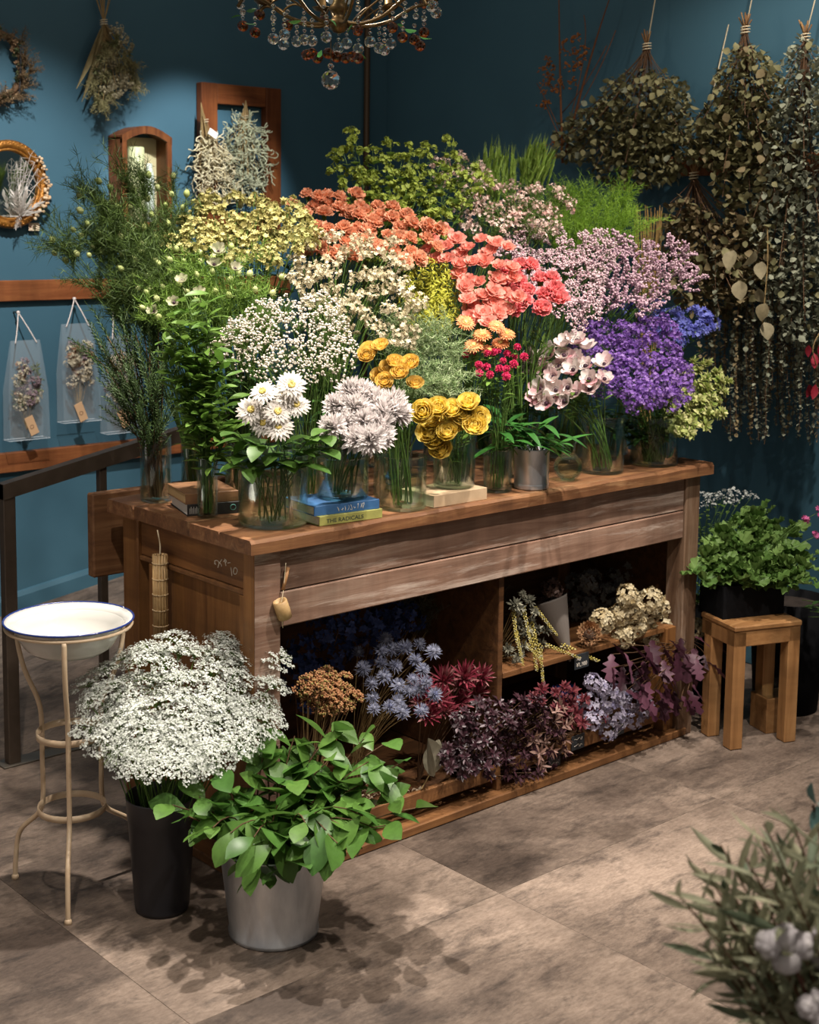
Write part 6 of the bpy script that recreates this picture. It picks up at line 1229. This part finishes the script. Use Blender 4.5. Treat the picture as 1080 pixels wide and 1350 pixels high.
for k in range(NA):
    a_ = 2*math.pi*k/NA+0.3; d = A_([math.cos(a_), math.sin(a_), 0]); arm = spline([d*0.02+[0, 0, 0.0], d*0.08+[0, 0, -0.006], d*0.15+[0, 0, 0.012], d*0.215+[0, 0, 0.052], d*0.262+[0, 0, 0.060], d*0.285+[0, 0, 0.03]], 6)
    MB().tube(arm, 0.0052, 7).build('arm', M_brz, chd, True); sc2 = spline([d*0.06+[0, 0, 0.002], d*0.10+[0, 0, 0.035], d*0.15+[0, 0, 0.06], d*0.19+[0, 0, 0.045], d*0.17+[0, 0, 0.02]], 5); MB().tube(sc2, 0.003, 6).build('scroll', M_brz, chd, True)
    MB().lathe([(0.0, 0.0), (0.02, 0.004), (0.028, 0.012), (0.03, 0.014), (0.012, 0.016), (0.011, 0.06), (0, 0.06)], 16, d*0.262+A_([0, 0, 0.064])).build('candle_cup', M_brz, chd, True)
ball = MB().add(ICO2, (0, 0, 0), None, 1.0).mesh('crystal_ball', M_cry, False); aball = MB().add(ICO2, (0, 0, 0), None, 1.0).mesh('amber_ball', M_amb, False); glf = MB().add(T_leaf(0.04, 0.016, 0.3, 0.2, 5)).mesh('green_leaf', M_gleaf, True); bead = MB().add(ICO, (0, 0, 0), None, 1.0).mesh('bead', M_cry, False)
def drop(px, py, r_px, amber=False, chain=3):
    x = 300+px/3.724; y = py/3.724; dx_ = (x-447)/469; R_ = 0.27 if abs(dx_) > 0.12 else 0.13; dz_ = math.sqrt(max(0, R_*R_-dx_*dx_))*rnd.choice((-1, 1))*U(0.6, 1); P = atd(x, y, CD+dz_)-co; s = r_px/3.724/FPX*(CD+dz_)
    b_ = put('amber_ball' if amber else 'crystal_drop', aball if amber else ball, chd, P, None, s)
    for i in range(chain): put('bead', bead, chd, P+A_([0, 0, s+0.008+0.0155*i]), None, U(0.0055, 0.0075))
for q in ((225, 190), (275, 218), (280, 170), (340, 203), (378, 195), (485, 182), (585, 213), (642, 240), (700, 205), (770, 245), (800, 215), (745, 235), (1025, 62), (1003, 30), (415, 200), (545, 235)): drop(*q, 29 if q[1] > 150 else 30)
for q in ((75, 128), (158, 72), (135, 160), (295, 125), (472, 103), (640, 150), (810, 135), (860, 183), (917, 195), (965, 160), (945, 225), (388, 270), (415, 262), (442, 285), (495, 262), (535, 280), (580, 285), (612, 278), (642, 286), (968, 15)): drop(*q, 28, True, 2 if q[1] < 240 else 0)
for q in ((60, 30), (75, 60), (225, 90), (300, 15), (375, 95), (640, 40), (870, 75), (925, 80), (965, 90), (750, 65)): drop(*q, 16, False, 2)
for (px, py, ang) in ((40, 80, 2.9), (115, 52, 2.4), (108, 118, 0.6), (325, 108, 0.2), (515, 105, 0.9), (855, 130, -0.8), (895, 150, -0.6), (968, 188, -0.7), (452, 268, 1.8), (660, 272, -1.2), (600, 138, 2.0)):
    x = 300+px/3.724; y = py/3.724; P = atd(x, y, CD-0.1)-co; q = unit(_r*math.cos(ang)-_u*abs(math.sin(ang))*0.6-_f*0.3); put('green_leaf', glf, chd, P-q*0.016, ydir(q, U(0, 6)), U(0.75, 1.0))
P = atd(436, 105.5, CD)-co; put('finial_ball', ball, chd, P, None, 0.0275); put('bead', bead, chd, P+A_([0, 0, 0.038]), None, 0.010); MB().tube([(P[0], P[1], P[2]+0.04), (P[0], P[1], -0.03)], 0.0012, 4).build('wire', M_brz, chd)
# ================================================================ FOREGROUND BOUQUET, LOWER RIGHT
OL = variants(3, f_leaf(0.062, 0.0095, 0.25, 0.25, 5, 0.9), 'leaf', petal('grey_olive_leaf', '7c7f66', 'a8a586', 0.25, 0.6, c3='566650')); fb0 = atd(1180, 1620, 1.75)
fb0[2] = 0.0
fg = thing('olive_branch_bouquet', 'grey green narrow leaved branches with cotton in the lower right foreground', 'bouquet', fb0); sb = MB(); lm = MB()
pot = thing('foreground_pot', 'grey pot holding the foreground cotton bouquet below the frame', 'pot', fb0); MB().lathe([(0, 0.0), (0.10, 0), (0.13, 0.30), (0.122, 0.30), (0.09, 0.02), (0, 0.02)], 32).build('body', plain('grey_clay', '6a645e', 0.8), pot, True)
cnt = 0
for px, py, h in scatter([(985, 1150, 70, 45), (1040, 1110, 45, 40), (930, 1180, 40, 30), (1000, 1230, 70, 40), (1040, 1290, 60, 40), (955, 1240, 40, 30), (1060, 1180, 40, 60)], 44):
    tip = atd(px, py, 1.72+U(-0.12, 0.12)); v = tip-fb0; s0 = A_([U(-.05, .05), U(-.05, .05), 0.25]); pa = bez(s0, A_([v[0]*0.35, v[1]*0.35, max(v[2]*0.75, 0.3)]), v, 12); sb.tube(pa, np.linspace(0.003, 0.0012, 12), 5, False)
    for i in range(22):
        t = 4.5+6.5*i/22; i0 = min(10, int(t)); p = pa[i0]+(pa[i0+1]-pa[i0])*(t-i0); a_ = i*2.4; tg = unit(pa[i0+1]-pa[i0]); B = basis(tg); q = unit(tg*0.9+B[:, 0]*math.cos(a_)+B[:, 1]*math.sin(a_))
        if i % 3 == 0 and cnt < 290: put('leaf', rnd.choice(OL), fg, p, ydir(q, U(0, 6)), U(0.8, 1.25)); cnt += 1
        else: lm.add(T_leaf(0.062, 0.0095, 0.25, 0.25, 4, 0.9), p, ydir(q, U(0, 6)), U(0.8, 1.25))
sb.build('stems', M_brst, fg, True); tag(lm.build('inner_leaves', MATS['grey_olive_leaf'], fg, True), 'dense inner leaves of the bunch', kind='stuff')
M_cot = petal('cotton', 'dcd6d4', 'c9c2c4', 0.3, 0.9, 0.05); M_husk = petal('cotton_husk', '4a2c22', '5e3a2c', 0, 0.8)
def boll(px, py, D, s=1.0):
    P = atd(px, py, D); cbt = thing('cotton_boll', 'white cotton boll in the foreground bouquet', 'cotton', P, 'cotton bolls')
    for k, (a, b) in enumerate(((-0.016, 0.004), (0.016, 0.003), (0.001, -0.012), (0.0, 0.011))):
        mb = MB(); V_, F_ = ICO2; V2 = V_*(1+0.12*np.sin(V_[:, :1]*9+k)*np.cos(V_[:, 1:2]*8+V_[:, 2:]*7)); mb.add((V2, F_), (_r*a+_u*b)*s-_f*0.004*(k == 2), None, 0.0155*s); [mb.add(ICO2, (_r*a+_u*b)*s+rdir()*0.0115*s, None, U(0.005, 0.0075)*s) for _q in range(16)]; mb.build('lock', M_cot, cbt, True)
    hk = MB()
    for k in range(5): a = k*1.257+0.3; q = unit(_r*math.cos(a)+_u*math.sin(a)-_f*0.2); hk.add(T_leaf(0.026*s, 0.012*s, -0.4, 0.3, 4), _f*0.008, ydir(q, 0))
    hk.build('husk', M_husk, cbt, True); v = fb0+A_([0.02, 0.0, 0.28])-P; MB().tube(bez((0, 0, 0), _f*0.03+_r*0.06-_u*0.1, v, 9), 0.0025, 5, False).build('stem', M_husk, cbt, True)
boll(1035, 1250, 1.60); boll(1082, 1250, 1.66, 0.9); boll(1084, 1332, 1.60, 0.9)
for i_, o_ in enumerate([o for o in bpy.data.objects if o.name.startswith('cotton_boll')]): o_['label'] = ('white cotton boll wholly in view in the foreground bouquet', 'white cotton boll cut by the right edge, upper', 'white cotton boll cut by the right edge, lower')[i_]
BE = variants(2, f_leaf(0.042, 0.030, 0.3, 0.15, 6, 0.85), 'leaf', petal('blue_euc', '4a6a66', '6c8a84', 0.15, 0.5)); be0 = atd(1130, 1100, 1.95)
be = thing('blue_eucalyptus_sprig', 'blue green eucalyptus sprig poking in at the right edge', 'foliage', A_([be0[0], be0[1], 0.28])); o = A_(be.location)
MB().tube(bez((0, 0, 0), be0-o+A_([0, 0, -0.1]), atd(1072, 1062, 1.9)-o, 9), 0.002, 5, False).build('stem', M_brst, be, True)
for (x, y, dx_, dy_) in ((1076, 1060, -8, -18), (1078, 1062, -4, 20), (1084, 1058, 10, -14), (1090, 1066, 8, 16), (1078, 1058, 12, 2)): put('leaf', rnd.choice(BE), be, atd(x, y, 1.9)-o, ydir(unit(_r*dx_-_u*dy_-_f*4), U(-0.5, 0.5)), U(0.7, 0.9))
pot2 = thing('foreground_pot', 'grey pot holding the blue eucalyptus right of the frame', 'pot', (be0[0], be0[1], 0)); MB().lathe([(0, 0.0), (0.07, 0), (0.09, 0.30), (0.084, 0.30), (0.06, 0.02), (0, 0.02)], 32).build('body', MATS['grey_clay'], pot2, True)
